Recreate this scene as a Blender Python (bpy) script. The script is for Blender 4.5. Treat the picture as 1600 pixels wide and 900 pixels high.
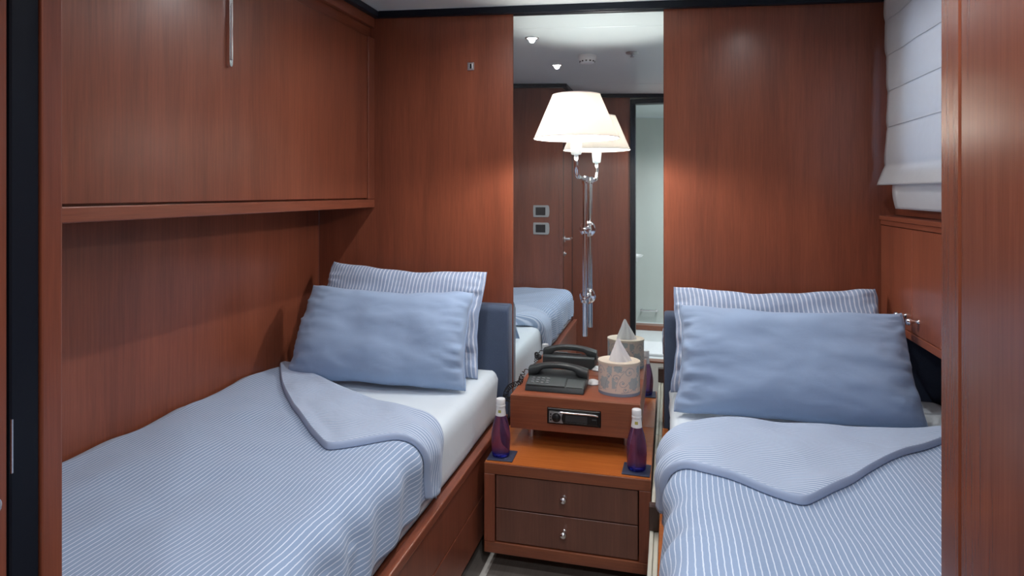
import bpy, bmesh, math, random
from mathutils import Vector, Matrix, noise
random.seed(7)
PI = math.pi
scene = bpy.context.scene
for o in list(bpy.data.objects):
    bpy.data.objects.remove(o)
C = scene.collection

# ------------------------------------------------------------------ camera
EYE = 1.36                      # camera height above the cabin floor
F_PX = 980.0
YAW = math.atan2(247.0, 980.0)  # the back wall's normal vanishes 247 px right of centre
cam_d = bpy.data.cameras.new('camera')
cam = bpy.data.objects.new('camera', cam_d)
C.objects.link(cam)
cam.location = (0, 0, EYE)
cam.rotation_euler = (PI / 2, 0, YAW)
cam_d.sensor_width = 36.0
cam_d.lens = F_PX / 1600 * 36.0
cam_d.shift_y = -150.0 / 1600
cam_d.clip_start = 0.02
scene.camera = cam

# ------------------------------------------------------------------ world, exposure
world = bpy.data.worlds.new('daylight')
scene.world = world
world.use_nodes = True
wb = world.node_tree.nodes['Background']
wb.inputs[0].default_value = (0.55, 0.72, 1.0, 1)
wb.inputs[1].default_value = 2.4
vs = scene.view_settings
vs.view_transform = 'Standard'
vs.look = 'None'
vs.gamma = 1.0
vs.use_curve_mapping = False
vs.exposure = 0.20

# lamp powers used by the fittings further down
P_LAMP = 15.0        # bulb of the mirror lamp
P_DOWN = 15.0        # each ceiling downlight over the cabin
P_FILL = 46.0  # added lobby lamp, kept out of view as front fill
P_BATH = 78.0
DOWN_COL = (0.97, 0.97, 1.0)
LAMP_COL = (1.0, 0.94, 0.88)

# ------------------------------------------------------------------ helpers
def finish(o, label=None, cat=None, group=None, kind=None):
    if label: o['label'] = label
    if cat: o['category'] = cat
    if group: o['group'] = group
    if kind: o['kind'] = kind
    return o

def thing(name, label, cat, loc=(0, 0, 0), rot=(0, 0, 0), group=None, kind=None):
    o = bpy.data.objects.new(name, None)
    C.objects.link(o)
    o.empty_display_size = 0.05
    o.location = loc
    o.rotation_euler = rot
    return finish(o, label, cat, group, kind)

CEIL = 2.13
def shear(v):
    if v.z > 1.95:
        v.z += -0.0373 * (v.x + 0.02)

def root_loc(p):
    l = Vector((0, 0, 0))
    while p is not None:
        l = l + p.location
        p = p.parent
    return l

def obj(name, bm, m, parent=None, smooth=False, local=False, sheared=False, origin=None, autosm=None):
    """link a bmesh (in world coordinates unless local) as one mesh object"""
    if sheared:
        for v in bm.verts: shear(v.co)
    off = Vector((0, 0, 0))
    if not local:
        if parent is not None: off = root_loc(parent)
    if origin is not None:
        off = Vector(origin)
    if off.length > 0:
        for v in bm.verts: v.co -= off
    bmesh.ops.recalc_face_normals(bm, faces=bm.faces[:])
    me = bpy.data.meshes.new(name)
    bm.to_mesh(me)
    bm.free()
    if smooth:
        me.polygons.foreach_set('use_smooth', [True] * len(me.polygons))
        if autosm is not None:
            me.set_sharp_from_angle(angle=math.radians(autosm))
    me.materials.append(m)
    o = bpy.data.objects.new(name, me)
    C.objects.link(o)
    if parent is not None:
        o.parent = parent
        if origin is not None:
            o.location = Vector(origin) - root_loc(parent)
    elif origin is not None:
        o.location = origin
    return o

def struct(name, bm, m, label, cat, sheared=True, smooth=False):
    o = obj(name, bm, m, sheared=sheared, smooth=smooth)
    return finish(o, label, cat, kind='structure')

def B(): return bmesh.new()

def box(bm, x0, x1, y0, y1, z0, z1, bev=0.0, seg=1):
    vs_ = [bm.verts.new((x, y, z)) for x in (x0, x1) for y in (y0, y1) for z in (z0, z1)]
    idx = [(0, 1, 3, 2), (4, 6, 7, 5), (0, 4, 5, 1), (2, 3, 7, 6), (0, 2, 6, 4), (1, 5, 7, 3)]
    fs = [bm.faces.new([vs_[i] for i in f]) for f in idx]
    if bev > 0:
        es = list({e for f in fs for e in f.edges})
        bmesh.ops.bevel(bm, geom=es, offset=bev, segments=seg, profile=0.5, affect='EDGES')
    return bm

def bx(*a, **k): return box(B(), *a, **k)

def lathe(bm, prof, c=(0, 0, 0), axis='z', n=32, sx=1.0, sy=1.0, a0=0.0):
    """profile of (r, h) turned about an axis through c"""
    rings = []
    for r, h in prof:
        ring = []
        for i in range(n):
            t = 2 * PI * i / n + a0
            p, q = r * math.cos(t) * sx, r * math.sin(t) * sy
            if axis == 'z': co = (c[0] + p, c[1] + q, c[2] + h)
            elif axis == 'y': co = (c[0] + p, c[1] + h, c[2] + q)
            else: co = (c[0] + h, c[1] + p, c[2] + q)
            ring.append(bm.verts.new(co))
        rings.append(ring)
    for a, b in zip(rings[:-1], rings[1:]):
        for i in range(n):
            j = (i + 1) % n
            bm.faces.new((a[i], a[j], b[j], b[i]))
    bmesh.ops.remove_doubles(bm, verts=[v for r in (rings[0], rings[-1]) for v in r], dist=1e-6)
    return bm

def tube(bm, pts, r, n=12, caps=True):
    pts = [Vector(p) for p in pts]
    rr = r if isinstance(r, (list, tuple)) else [r] * len(pts)
    up = None
    rings = []
    for i, p in enumerate(pts):
        t = (pts[min(i + 1, len(pts) - 1)] - pts[max(i - 1, 0)]).normalized()
        if up is None:
            up = t.orthogonal().normalized()
        up = (up - t * up.dot(t)).normalized()
        w = t.cross(up)
        rings.append([bm.verts.new(p + (up * math.cos(2 * PI * k / n) + w * math.sin(2 * PI * k / n)) * rr[i]) for k in range(n)])
    for a, b in zip(rings[:-1], rings[1:]):
        for i in range(n):
            j = (i + 1) % n
            bm.faces.new((a[i], a[j], b[j], b[i]))
    if caps:
        bm.faces.new(rings[0][::-1]); bm.faces.new(rings[-1])
    return bm

def smooth_path(pts, k=6):
    """Catmull-Rom through the points"""
    P = [Vector(p) for p in pts]
    out = []
    for i in range(len(P) - 1):
        p0, p1, p2, p3 = P[max(i - 1, 0)], P[i], P[i + 1], P[min(i + 2, len(P) - 1)]
        for j in range(k):
            t = j / k
            out.append(0.5 * ((2 * p1) + (p2 - p0) * t + (2 * p0 - 5 * p1 + 4 * p2 - p3) * t * t + (3 * p1 - p0 - 3 * p2 + p3) * t ** 3))
    out.append(P[-1])
    return out

def prism(bm, prof, axis, a0, a1, bev=0.0, seg=2):
    """closed 2-D profile swept along an axis: 'x' takes (y,z), 'y' takes (x,z), 'z' takes (x,y)"""
    def co(p, a):
        return {'x': (a, p[0], p[1]), 'y': (p[0], a, p[1]), 'z': (p[0], p[1], a)}[axis]
    A = [bm.verts.new(co(p, a0)) for p in prof]
    Bv = [bm.verts.new(co(p, a1)) for p in prof]
    n = len(prof)
    fs = [bm.faces.new(A[::-1]), bm.faces.new(Bv)]
    for i in range(n):
        j = (i + 1) % n
        fs.append(bm.faces.new((A[i], A[j], Bv[j], Bv[i])))
    if bev > 0:
        es = list({e for f in fs for e in f.edges})
        bmesh.ops.bevel(bm, geom=es, offset=bev, segments=seg, profile=0.5, affect='EDGES')
    return bm

def grid(bm, nu, nv, fn, uvf=None, closed_u=False):
    """fn(i/nu, j/nv) -> co; optional uv"""
    uvl = bm.loops.layers.uv.verify()
    V = [[bm.verts.new(fn(i / nu, j / nv)) for j in range(nv + 1)] for i in range(nu + (0 if closed_u else 1))]
    for i in range(nu):
        for j in range(nv):
            i2 = (i + 1) % len(V) if closed_u else i + 1
            f = bm.faces.new((V[i][j], V[i2][j], V[i2][j + 1], V[i][j + 1]))
            if uvf:
                for l, (a, b) in zip(f.loops, ((i, j), (i + 1, j), (i + 1, j + 1), (i, j + 1))):
                    l[uvl].uv = uvf(a / nu, b / nv)
    return V

def nz(x, y, z=0.0): return noise.noise(Vector((x, y, z)))

def sstep(a, b, x):
    t = min(1.0, max(0.0, (x - a) / (b - a)))
    return t * t * (3 - 2 * t)

# ------------------------------------------------------------------ materials
def base_mat(name):
    m = bpy.data.materials.new(name)
    m.use_nodes = True
    nt = m.node_tree
    return m, nt, nt.nodes['Principled BSDF']

def N(nt, t, **kw):
    n = nt.nodes.new(t)
    for k, v in kw.items(): setattr(n, k, v)
    return n

def plain(name, col, rough=0.5, metal=0.0, var=0.06, scale=12.0, coat=0.0, bump=0.0, spec=0.5, trans=0.0, ior=1.45, sheen=0.0):
    m, nt, p = base_mat(name)
    tc = N(nt, 'ShaderNodeTexCoord')
    nn = N(nt, 'ShaderNodeTexNoise')
    nn.inputs['Scale'].default_value = scale
    nn.inputs['Detail'].default_value = 4
    nt.links.new(tc.outputs['Object'], nn.inputs['Vector'])
    mix = N(nt, 'ShaderNodeMix', data_type='RGBA')
    mix.inputs[6].default_value = (*[c * (1 - var) for c in col], 1)
    mix.inputs[7].default_value = (*[min(1, c * (1 + var)) for c in col], 1)
    nt.links.new(nn.outputs['Fac'], mix.inputs[0])
    nt.links.new(mix.outputs[2], p.inputs['Base Color'])
    p.inputs['Roughness'].default_value = rough
    p.inputs['Metallic'].default_value = metal
    p.inputs['Coat Weight'].default_value = coat
    p.inputs['Coat Roughness'].default_value = 0.12
    p.inputs['Specular IOR Level'].default_value = spec
    p.inputs['Transmission Weight'].default_value = trans
    p.inputs['IOR'].default_value = ior
    p.inputs['Sheen Weight'].default_value = sheen
    if bump > 0:
        b = N(nt, 'ShaderNodeBump')
        b.inputs['Strength'].default_value = bump
        b.inputs['Distance'].default_value = 0.01
        nt.links.new(nn.outputs['Fac'], b.inputs['Height'])
        nt.links.new(b.outputs['Normal'], p.inputs['Normal'])
    return m

def wood(name, dark, light, grain='z', rough=0.34, coat=0.25, contrast=1.0):
    m, nt, p = base_mat(name)
    tc = N(nt, 'ShaderNodeTexCoord')
    def tex(across, along, detail, dist=0.0):
        mp = N(nt, 'ShaderNodeMapping')
        s = [across] * 3
        s['xyz'.index(grain)] = along
        mp.inputs['Scale'].default_value = s
        nt.links.new(tc.outputs['Object'], mp.inputs['Vector'])
        t = N(nt, 'ShaderNodeTexNoise')
        t.inputs['Scale'].default_value = 1.0
        t.inputs['Detail'].default_value = detail
        t.inputs['Roughness'].default_value = 0.6
        t.inputs['Distortion'].default_value = dist
        nt.links.new(mp.outputs[0], t.inputs['Vector'])
        return t
    fine = tex(150, 5.0, 5)
    broad = tex(9, 0.7, 3, 0.6)
    pores = tex(420, 16, 2)
    a = N(nt, 'ShaderNodeMath', operation='MULTIPLY'); a.inputs[1].default_value = 0.42 * contrast
    b = N(nt, 'ShaderNodeMath', operation='MULTIPLY'); b.inputs[1].default_value = 0.50 * contrast
    c = N(nt, 'ShaderNodeMath', operation='MULTIPLY'); c.inputs[1].default_value = 0.18 * contrast
    nt.links.new(fine.outputs['Fac'], a.inputs[0]); nt.links.new(broad.outputs['Fac'], b.inputs[0]); nt.links.new(pores.outputs['Fac'], c.inputs[0])
    s1 = N(nt, 'ShaderNodeMath', operation='ADD'); s2 = N(nt, 'ShaderNodeMath', operation='ADD')
    nt.links.new(a.outputs[0], s1.inputs[0]); nt.links.new(b.outputs[0], s1.inputs[1])
    nt.links.new(s1.outputs[0], s2.inputs[0]); nt.links.new(c.outputs[0], s2.inputs[1])
    r = N(nt, 'ShaderNodeValToRGB')
    r.color_ramp.elements[0].position = 0.30
    r.color_ramp.elements[0].color = (*dark, 1)
    r.color_ramp.elements[1].position = 0.80
    r.color_ramp.elements[1].color = (*light, 1)
    nt.links.new(s2.outputs[0], r.inputs[0])
    nt.links.new(r.outputs[0], p.inputs['Base Color'])
    p.inputs['Roughness'].default_value = rough
    p.inputs['Coat Weight'].default_value = coat
    p.inputs['Coat Roughness'].default_value = 0.22
    bp = N(nt, 'ShaderNodeBump'); bp.inputs['Strength'].default_value = 0.04; bp.inputs['Distance'].default_value = 0.002
    nt.links.new(fine.outputs['Fac'], bp.inputs['Height'])
    nt.links.new(bp.outputs['Normal'], p.inputs['Normal'])
    return m

def cloth(name, base, stripe=None, period=0.024, width=0.14, soft=0.04, wob=0.0012, axis=0, bump=0.25, bscale=9.0, weave=True, second=None):
    """woven cotton; optional stripes run along UV (metres)"""
    m, nt, p = base_mat(name)
    tc = N(nt, 'ShaderNodeTexCoord')
    big = N(nt, 'ShaderNodeTexNoise'); big.inputs['Scale'].default_value = 5.0; big.inputs['Detail'].default_value = 3
    nt.links.new(tc.outputs['UV'], big.inputs['Vector'])
    mixb = N(nt, 'ShaderNodeMix', data_type='RGBA')
    mixb.inputs[6].default_value = (*[c * 0.96 for c in base], 1)
    mixb.inputs[7].default_value = (*[min(1, c * 1.04) for c in base], 1)
    nt.links.new(big.outputs['Fac'], mixb.inputs[0])
    col = mixb.outputs[2]
    if stripe:
        sep = N(nt, 'ShaderNodeSeparateXYZ'); nt.links.new(tc.outputs['UV'], sep.inputs[0])
        wn = N(nt, 'ShaderNodeTexNoise'); wn.inputs['Scale'].default_value = 45.0; wn.inputs['Detail'].default_value = 2
        nt.links.new(tc.outputs['UV'], wn.inputs['Vector'])
        w1 = N(nt, 'ShaderNodeMath', operation='MULTIPLY_ADD'); w1.inputs[1].default_value = 2 * wob; w1.inputs[2].default_value = -wob
        nt.links.new(wn.outputs['Fac'], w1.inputs[0])
        ad = N(nt, 'ShaderNodeMath', operation='ADD')
        nt.links.new(sep.outputs[axis], ad.inputs[0]); nt.links.new(w1.outputs[0], ad.inputs[1])
        dv = N(nt, 'ShaderNodeMath', operation='DIVIDE'); dv.inputs[1].default_value = period
        nt.links.new(ad.outputs[0], dv.inputs[0])
        fr = N(nt, 'ShaderNodeMath', operation='FRACT'); nt.links.new(dv.outputs[0], fr.inputs[0])
        sb = N(nt, 'ShaderNodeMath', operation='SUBTRACT'); sb.inputs[1].default_value = 0.5; nt.links.new(fr.outputs[0], sb.inputs[0])
        ab = N(nt, 'ShaderNodeMath', operation='ABSOLUTE'); nt.links.new(sb.outputs[0], ab.inputs[0])
        mr = N(nt, 'ShaderNodeMapRange', interpolation_type='SMOOTHSTEP')
        mr.inputs['From Min'].default_value = width / 2 - soft
        mr.inputs['From Max'].default_value = width / 2 + soft
        mr.inputs['To Min'].default_value = 1.0
        mr.inputs['To Max'].default_value = 0.0
        nt.links.new(ab.outputs[0], mr.inputs['Value'])
        mx = N(nt, 'ShaderNodeMix', data_type='RGBA')
        mx.inputs[7].default_value = (*stripe, 1)
        nt.links.new(col, mx.inputs[6]); nt.links.new(mr.outputs['Result'], mx.inputs[0])
        col = mx.outputs[2]
    nt.links.new(col, p.inputs['Base Color'])
    p.inputs['Roughness'].default_value = 0.85
    p.inputs['Sheen Weight'].default_value = 0.15
    p.inputs['Specular IOR Level'].default_value = 0.2
    n1 = N(nt, 'ShaderNodeTexNoise'); n1.inputs['Scale'].default_value = bscale; n1.inputs['Detail'].default_value = 5; n1.inputs['Distortion'].default_value = 0.8
    nt.links.new(tc.outputs['UV'], n1.inputs['Vector'])
    bp = N(nt, 'ShaderNodeBump'); bp.inputs['Strength'].default_value = bump; bp.inputs['Distance'].default_value = 0.02
    nt.links.new(n1.outputs['Fac'], bp.inputs['Height'])
    nt.links.new(bp.outputs['Normal'], p.inputs['Normal'])
    return m

def emit(name, col, s):
    m = bpy.data.materials.new(name); m.use_nodes = True
    nt = m.node_tree
    nt.nodes.remove(nt.nodes['Principled BSDF'])
    e = N(nt, 'ShaderNodeEmission')
    e.inputs[0].default_value = (*col, 1); e.inputs[1].default_value = s
    nt.links.new(e.outputs[0], nt.nodes['Material Output'].inputs[0])
    return m

def translucent(name, col, t=0.5, bump=0.0):
    m, nt, p = base_mat(name)
    p.inputs['Base Color'].default_value = (*col, 1)
    p.inputs['Roughness'].default_value = 0.9
    p.inputs['Specular IOR Level'].default_value = 0.1
    tr = N(nt, 'ShaderNodeBsdfTranslucent'); 
    tc = N(nt, 'ShaderNodeTexCoord'); nn = N(nt, 'ShaderNodeTexNoise'); nn.inputs['Scale'].default_value = 30
    nt.links.new(tc.outputs['Object'], nn.inputs['Vector'])
    mixc = N(nt, 'ShaderNodeMix', data_type='RGBA')
    mixc.inputs[6].default_value = (*[c * 0.96 for c in col], 1); mixc.inputs[7].default_value = (*col, 1)
    nt.links.new(nn.outputs['Fac'], mixc.inputs[0]); nt.links.new(mixc.outputs[2], tr.inputs[0]); nt.links.new(mixc.outputs[2], p.inputs['Base Color'])
    mx = N(nt, 'ShaderNodeMixShader'); mx.inputs[0].default_value = t
    nt.links.new(p.outputs[0], mx.inputs[1]); nt.links.new(tr.outputs[0], mx.inputs[2])
    nt.links.new(mx.outputs[0], nt.nodes['Material Output'].inputs[0])
    if bump:
        b = N(nt, 'ShaderNodeBump'); b.inputs['Strength'].default_value = bump; b.inputs['Distance'].default_value = 0.02
        n2 = N(nt, 'ShaderNodeTexNoise'); n2.inputs['Scale'].default_value = 7; n2.inputs['Detail'].default_value = 4
        nt.links.new(tc.outputs['Object'], n2.inputs['Vector']); nt.links.new(n2.outputs['Fac'], b.inputs['Height'])
        nt.links.new(b.outputs['Normal'], p.inputs['Normal'])
    return m

W_D, W_L = (0.125, 0.034, 0.019), (0.310, 0.090, 0.045)
M = {}
M['wood'] = wood('cherry veneer upright grain', W_D, W_L, 'z')
M['wood_gloss'] = wood('glossy cherry lacquer', W_D, W_L, 'z', rough=0.24, coat=0.6)
M['wood_y'] = wood('cherry veneer lengthwise grain', W_D, W_L, 'y')
M['wood_x'] = wood('cherry veneer crosswise grain', W_D, (0.33, 0.105, 0.045), 'x', rough=0.28)
M['wood_lamplit'] = wood('cherry with painted lamplight', (0.36, 0.092, 0.018), (0.66, 0.19, 0.040), 'x', rough=0.25, coat=0.4)  # lamp light is put into this brighter, more orange cherry colour
M['wood_box'] = wood('lacquered cherry box top', (0.22, 0.060, 0.028), (0.42, 0.125, 0.060), 'x', rough=0.3)
M['wood_drawer'] = wood('brown drawer veneer', (0.085, 0.034, 0.024), (0.21, 0.085, 0.055), 'z', rough=0.38)
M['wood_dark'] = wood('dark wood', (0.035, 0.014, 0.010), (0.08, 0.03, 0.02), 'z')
M['black'] = plain('blue black lacquer', (0.006, 0.009, 0.016), 0.4, spec=0.25)
M['ceil'] = plain('pale ceiling lacquer', (0.70, 0.77, 0.78), 0.35, var=0.02, scale=2)
M['chrome'] = plain('polished chrome', (0.82, 0.83, 0.85), 0.14, 1.0, var=0.02)
M['satin'] = plain('satin metal', (0.70, 0.71, 0.73), 0.30, 1.0, var=0.03)
M['mirror'] = plain('silvered glass', (0.86, 0.93, 0.94), 0.0, 1.0, var=0.0)
nt_ = M['mirror'].node_tree     # diffuse share paints a pale haze over the reflection, lifting its darks
df_ = N(nt_, 'ShaderNodeBsdfDiffuse'); df_.inputs[0].default_value = (0.8, 0.82, 0.84, 1)
mx_ = N(nt_, 'ShaderNodeMixShader'); mx_.inputs[0].default_value = 0.020
nt_.links.new(nt_.nodes['Principled BSDF'].outputs[0], mx_.inputs[1]); nt_.links.new(df_.outputs[0], mx_.inputs[2])
nt_.links.new(mx_.outputs[0], nt_.nodes['Material Output'].inputs[0])
M['navy'] = plain('navy headboard fabric', (0.046, 0.072, 0.130), 0.75, var=0.12, scale=300, bump=0.15, sheen=0.2)
M['sheet'] = cloth('white cotton sheet', (0.70, 0.79, 0.86), bump=0.1, bscale=6)
BLUE = (0.31, 0.42, 0.61)
M['pillow'] = cloth('plain blue cotton', BLUE, bump=0.10, bscale=9)
M['pillow_stripe'] = cloth('blue cotton with white stripes', (0.30, 0.39, 0.57), (0.66, 0.73, 0.85), period=0.0165, width=0.30, soft=0.08, axis=0, bump=0.25)
M['duvet'] = cloth('blue duvet with thin white stripes', (0.28, 0.38, 0.55), (0.68, 0.76, 0.87), period=0.0128, width=0.17, soft=0.05, axis=0, bump=0.15, bscale=9)
M['duvet_back'] = cloth('duvet underside with fine stripes', (0.30, 0.40, 0.57), (0.62, 0.70, 0.83), period=0.0100, width=0.36, soft=0.14, wob=0.0008, axis=1, bump=0.2, bscale=14)
M['hem'] = cloth('pale blue hem', (0.38, 0.47, 0.64), bump=0.1)
M['cream'] = plain('cream lacquer', (0.66, 0.66, 0.56), 0.4, var=0.03)
M['carpet'] = wood('grey oak floor', (0.16, 0.14, 0.125), (0.30, 0.27, 0.24), 'y', rough=0.45, coat=0.0)
M['band'] = plain('pale floor inlay', (0.62, 0.60, 0.55), 0.4)
M['phone'] = plain('charcoal plastic', (0.030, 0.036, 0.038), 0.42, var=0.1, scale=200)
M['phone_panel'] = plain('grey green plastic', (0.060, 0.072, 0.074), 0.40)
M['key'] = plain('grey keys', (0.20, 0.21, 0.22), 0.4)
M['blackplastic'] = plain('black plastic', (0.008, 0.008, 0.009), 0.3)
M['silverplastic'] = plain('silver plastic', (0.40, 0.41, 0.43), 0.3, 0.6)
M['screen'] = plain('dark display', (0.035, 0.038, 0.042), 0.12)
M['white'] = plain('white plastic', (0.82, 0.83, 0.84), 0.35, var=0.02)
M['tissue'] = translucent('white tissue', (0.95, 0.94, 0.95), 0.25)
M['coaster'] = plain('navy coaster', (0.030, 0.038, 0.075), 0.6, bump=0.1, scale=200)
M['bath'] = plain('glossy pale bathroom panel', (0.56, 0.61, 0.58), 0.10, var=0.03, scale=2, coat=0.5)
M['bathfloor'] = plain('white bathroom floor', (0.66, 0.69, 0.70), 0.4, var=0.05)
M['porcelain'] = plain('white porcelain', (0.85, 0.86, 0.86), 0.1, var=0.01, coat=0.5)
M['towel'] = plain('white towelling', (0.80, 0.82, 0.84), 0.95, var=0.06, scale=60, bump=0.5)
M['shade'] = translucent('ivory lamp shade fabric', (0.86, 0.81, 0.76), 0.20)
M['socket'] = translucent('white glass socket', (0.85, 0.92, 0.95), 0.45)
M['blind'] = translucent('white blind cotton', (0.78, 0.79, 0.80), 0.35, bump=0.25)
M['grey'] = plain('grey trim', (0.42, 0.43, 0.42), 0.35)
M['glow'] = emit('downlight lens', (1.0, 0.96, 0.9), 14)
M['bulb'] = emit('lamp bulb', LAMP_COL, P_LAMP / (PI * 0.0062))
# clear window glass
m_, nt_, p_ = base_mat('window glass')
p_.inputs['Transmission Weight'].default_value = 1.0; p_.inputs['Roughness'].default_value = 0.0; p_.inputs['IOR'].default_value = 1.02
p_.inputs['Base Color'].default_value = (0.9, 0.95, 1, 1)
M['glass'] = m_
m_, nt_, p_ = base_mat('violet bottle glass')
p_.inputs['Base Color'].default_value = (0.16, 0.055, 0.26, 1)
p_.inputs['Transmission Weight'].default_value = 0.88; p_.inputs['Roughness'].default_value = 0.04; p_.inputs['IOR'].default_value = 1.35
tcb = N(nt_, 'ShaderNodeTexCoord'); spb = N(nt_, 'ShaderNodeSeparateXYZ'); nt_.links.new(tcb.outputs['Object'], spb.inputs[0])
rb = N(nt_, 'ShaderNodeMapRange'); rb.inputs['From Min'].default_value = 0.012; rb.inputs['From Max'].default_value = 0.03
nt_.links.new(spb.outputs[2], rb.inputs['Value'])
mb = N(nt_, 'ShaderNodeMix', data_type='RGBA'); mb.inputs[6].default_value = (0.03, 0.05, 0.55, 1); mb.inputs[7].default_value = (0.36, 0.17, 0.42, 1)
nt_.links.new(rb.outputs['Result'], mb.inputs[0]); nt_.links.new(mb.outputs[2], p_.inputs['Base Color'])
M['violet'] = m_

def vcol_mat(name, rough=0.6):
    m, nt, p = base_mat(name)
    at = N(nt, 'ShaderNodeVertexColor'); at.layer_name = 'print'
    nt.links.new(at.outputs['Color'], p.inputs['Base Color'])
    p.inputs['Roughness'].default_value = rough
    return m
M['print'] = vcol_mat('printed card')

# ------------------------------------------------------------------ the room
YB = 2.62          # face of the back wall
XL = -1.59         # left wall
XH = 0.95          # hull side wall under the window
YF = 0.652         # walls at the foot of the beds
XLOB = -0.77       # entrance door side of the lobby
XROB = 0.24        # wardrobe side of the lobby
YW = 0.15          # bathroom partition
BX0, BX1, BY0 = -0.95, 0.75, -1.45

fl = struct('floor', bx(XL, XH, YW - 0.10, YB, -0.05, 0), M['carpet'], 'grey wooden cabin floor between the two beds', 'floor', sheared=False)
obj('pale_strip', bx(-0.655, -0.632, YF, YB - 0.02, 0.0, 0.0015), M['band'], fl)  # thin pale strip running lengthwise on the floor
struct('floor_bathroom', bx(BX0, BX1, BY0, YW - 0.10, -0.05, 0.0), M['bathfloor'], 'white bathroom floor seen in the mirror', 'floor', sheared=False)
cl = struct('ceiling', bx(XL - 0.1, XH + 0.1, BY0 - 0.05, YB + 0.05, CEIL + 0.008, CEIL + 0.05), M['ceil'], 'pale lacquered cabin ceiling', 'ceiling')
for (y0, y1) in ((YF + 0.0, 2.255), (2.26, YB - 0.028)):
    obj('panel', bx(XL, XH, y0, y1, CEIL, CEIL + 0.0075, bev=0.002), M['ceil'], cl, sheared=True)
obj('panel', bx(XLOB, XROB, YW, YF - 0.005, CEIL, CEIL + 0.0075, bev=0.002), M['ceil'], cl, sheared=True)
obj('panel', bx(BX0, BX1, BY0, YW - 0.1, CEIL, CEIL + 0.0075, bev=0.002), M['ceil'], cl, sheared=True)

MX0, MX1 = -0.655, -0.025     # mirror panel
wbk = struct('wall_back', bx(XL - 0.05, XH + 0.05, YB + 0.012, YB + 0.05, 0, CEIL), M['wood_dark'], 'cherry panelled wall behind both bed heads', 'wall')
obj('panel', bx(XL, MX0 - 0.001, YB, YB + 0.012, 0.0, CEIL, bev=0.0015), M['wood'], wbk, sheared=True)
obj('panel', bx(MX1 + 0.001, XH, YB, YB + 0.012, 0.0, CEIL, bev=0.0015), M['wood'], wbk, sheared=True)
mir = obj('wall_mirror', bx(MX0, MX1, YB, YB + 0.011, 0.0, CEIL - 0.002, bev=0.001), M['mirror'], sheared=True)
finish(mir, 'tall frameless mirror panel between the two beds', 'mirror')

struct('wall_left', bx(XL - 0.05, XL, YF - 0.05, YB, 0, CEIL), M['wood'], 'cherry veneer wall along the left bed', 'wall')
struct('wall_front_left', bx(XL, XLOB - 0.03, YF - 0.04, YF, 0, CEIL), M['wood'], 'cherry wall with switches at the foot of the left bed', 'wall')
struct('wall_front_right', bx(XROB + 0.03, XH, YF - 0.04, YF, 0, CEIL), M['wood'], 'cherry wall at the foot of the right bed', 'wall')
# lobby left: corner post, black frame and entrance door
struct('trim_1', bx(XLOB - 0.03, XLOB, YF - 0.029, YF, 0, CEIL, bev=0.0025, seg=2), M['wood'], 'cherry corner post beside the black door frame', 'post')
bm = B()
box(bm, XLOB - 0.045, XLOB - 0.002, 0.586, YF - 0.030, 0, 2.06, bev=0.002)
box(bm, XLOB - 0.045, XLOB - 0.002, YW + 0.002, YW + 0.022, 0, 2.02, bev=0.002)
box(bm, XLOB - 0.045, XLOB - 0.002, YW + 0.002, 0.5855, 2.021, 2.06, bev=0.002)
struct('trim_2', bm, M['black'], 'black lacquered frame of the entrance door', 'door frame', sheared=False)
struct('wall_lobby_left', bx(XLOB - 0.045, XLOB, YW, YF - 0.03, 2.062, CEIL), M['wood'], 'cherry panel above the entrance door', 'wall')
dr = thing('door_1', 'cherry entrance door with lever handle left of the lobby', 'door', (XLOB - 0.02, 0.37, 0), kind='structure')
obj('leaf', bx(XLOB - 0.043, XLOB - 0.004, YW + 0.024, 0.5845, 0.004, 2.018, bev=0.002), M['wood'], dr)
hd = obj('handle', lathe(B(), [(0.0, 0), (0.024, 0), (0.024, 0.006), (0.010, 0.009), (0.010, 0.036), (0, 0.036)], (XLOB - 0.004, 0.541, 1.005), 'x', 24), M['satin'], dr, smooth=True, autosm=40)
obj('lever', tube(B(), smooth_path([(XLOB + 0.030, 0.544, 1.005), (XLOB + 0.034, 0.52, 1.005), (XLOB + 0.034, 0.45, 1.005), (XLOB + 0.030, 0.42, 1.003)]), 0.0085), M['satin'], hd, smooth=True)
obj('lock', lathe(B(), [(0, 0), (0.019, 0), (0.019, 0.006), (0.009, 0.009), (0.009, 0.016), (0, 0.016)], (XLOB - 0.004, 0.552, 0.895), 'x', 20), M['satin'], dr, smooth=True, autosm=40)
obj('strike_plate', bx(XLOB - 0.003, XLOB - 0.0005, 0.5866, 0.5884, 1.02, 1.085), M['satin'], dr)

# lobby right: wardrobe side
wr = struct('wall_lobby_right', bx(XROB + 0.004, XROB + 0.03, YW, YF, 0, CEIL), M['wood_dark'], 'blurred cherry wardrobe side at the right edge', 'wall')
obj('panel', bx(XROB, XROB + 0.0039, 0.6145, YF, 0, CEIL, bev=0.0015), M['wood_gloss'], wr, sheared=True)
obj('panel', bx(XROB, XROB + 0.0039, YW, 0.6115, 0, CEIL, bev=0.0015), M['wood_gloss'], wr, sheared=True)

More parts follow.
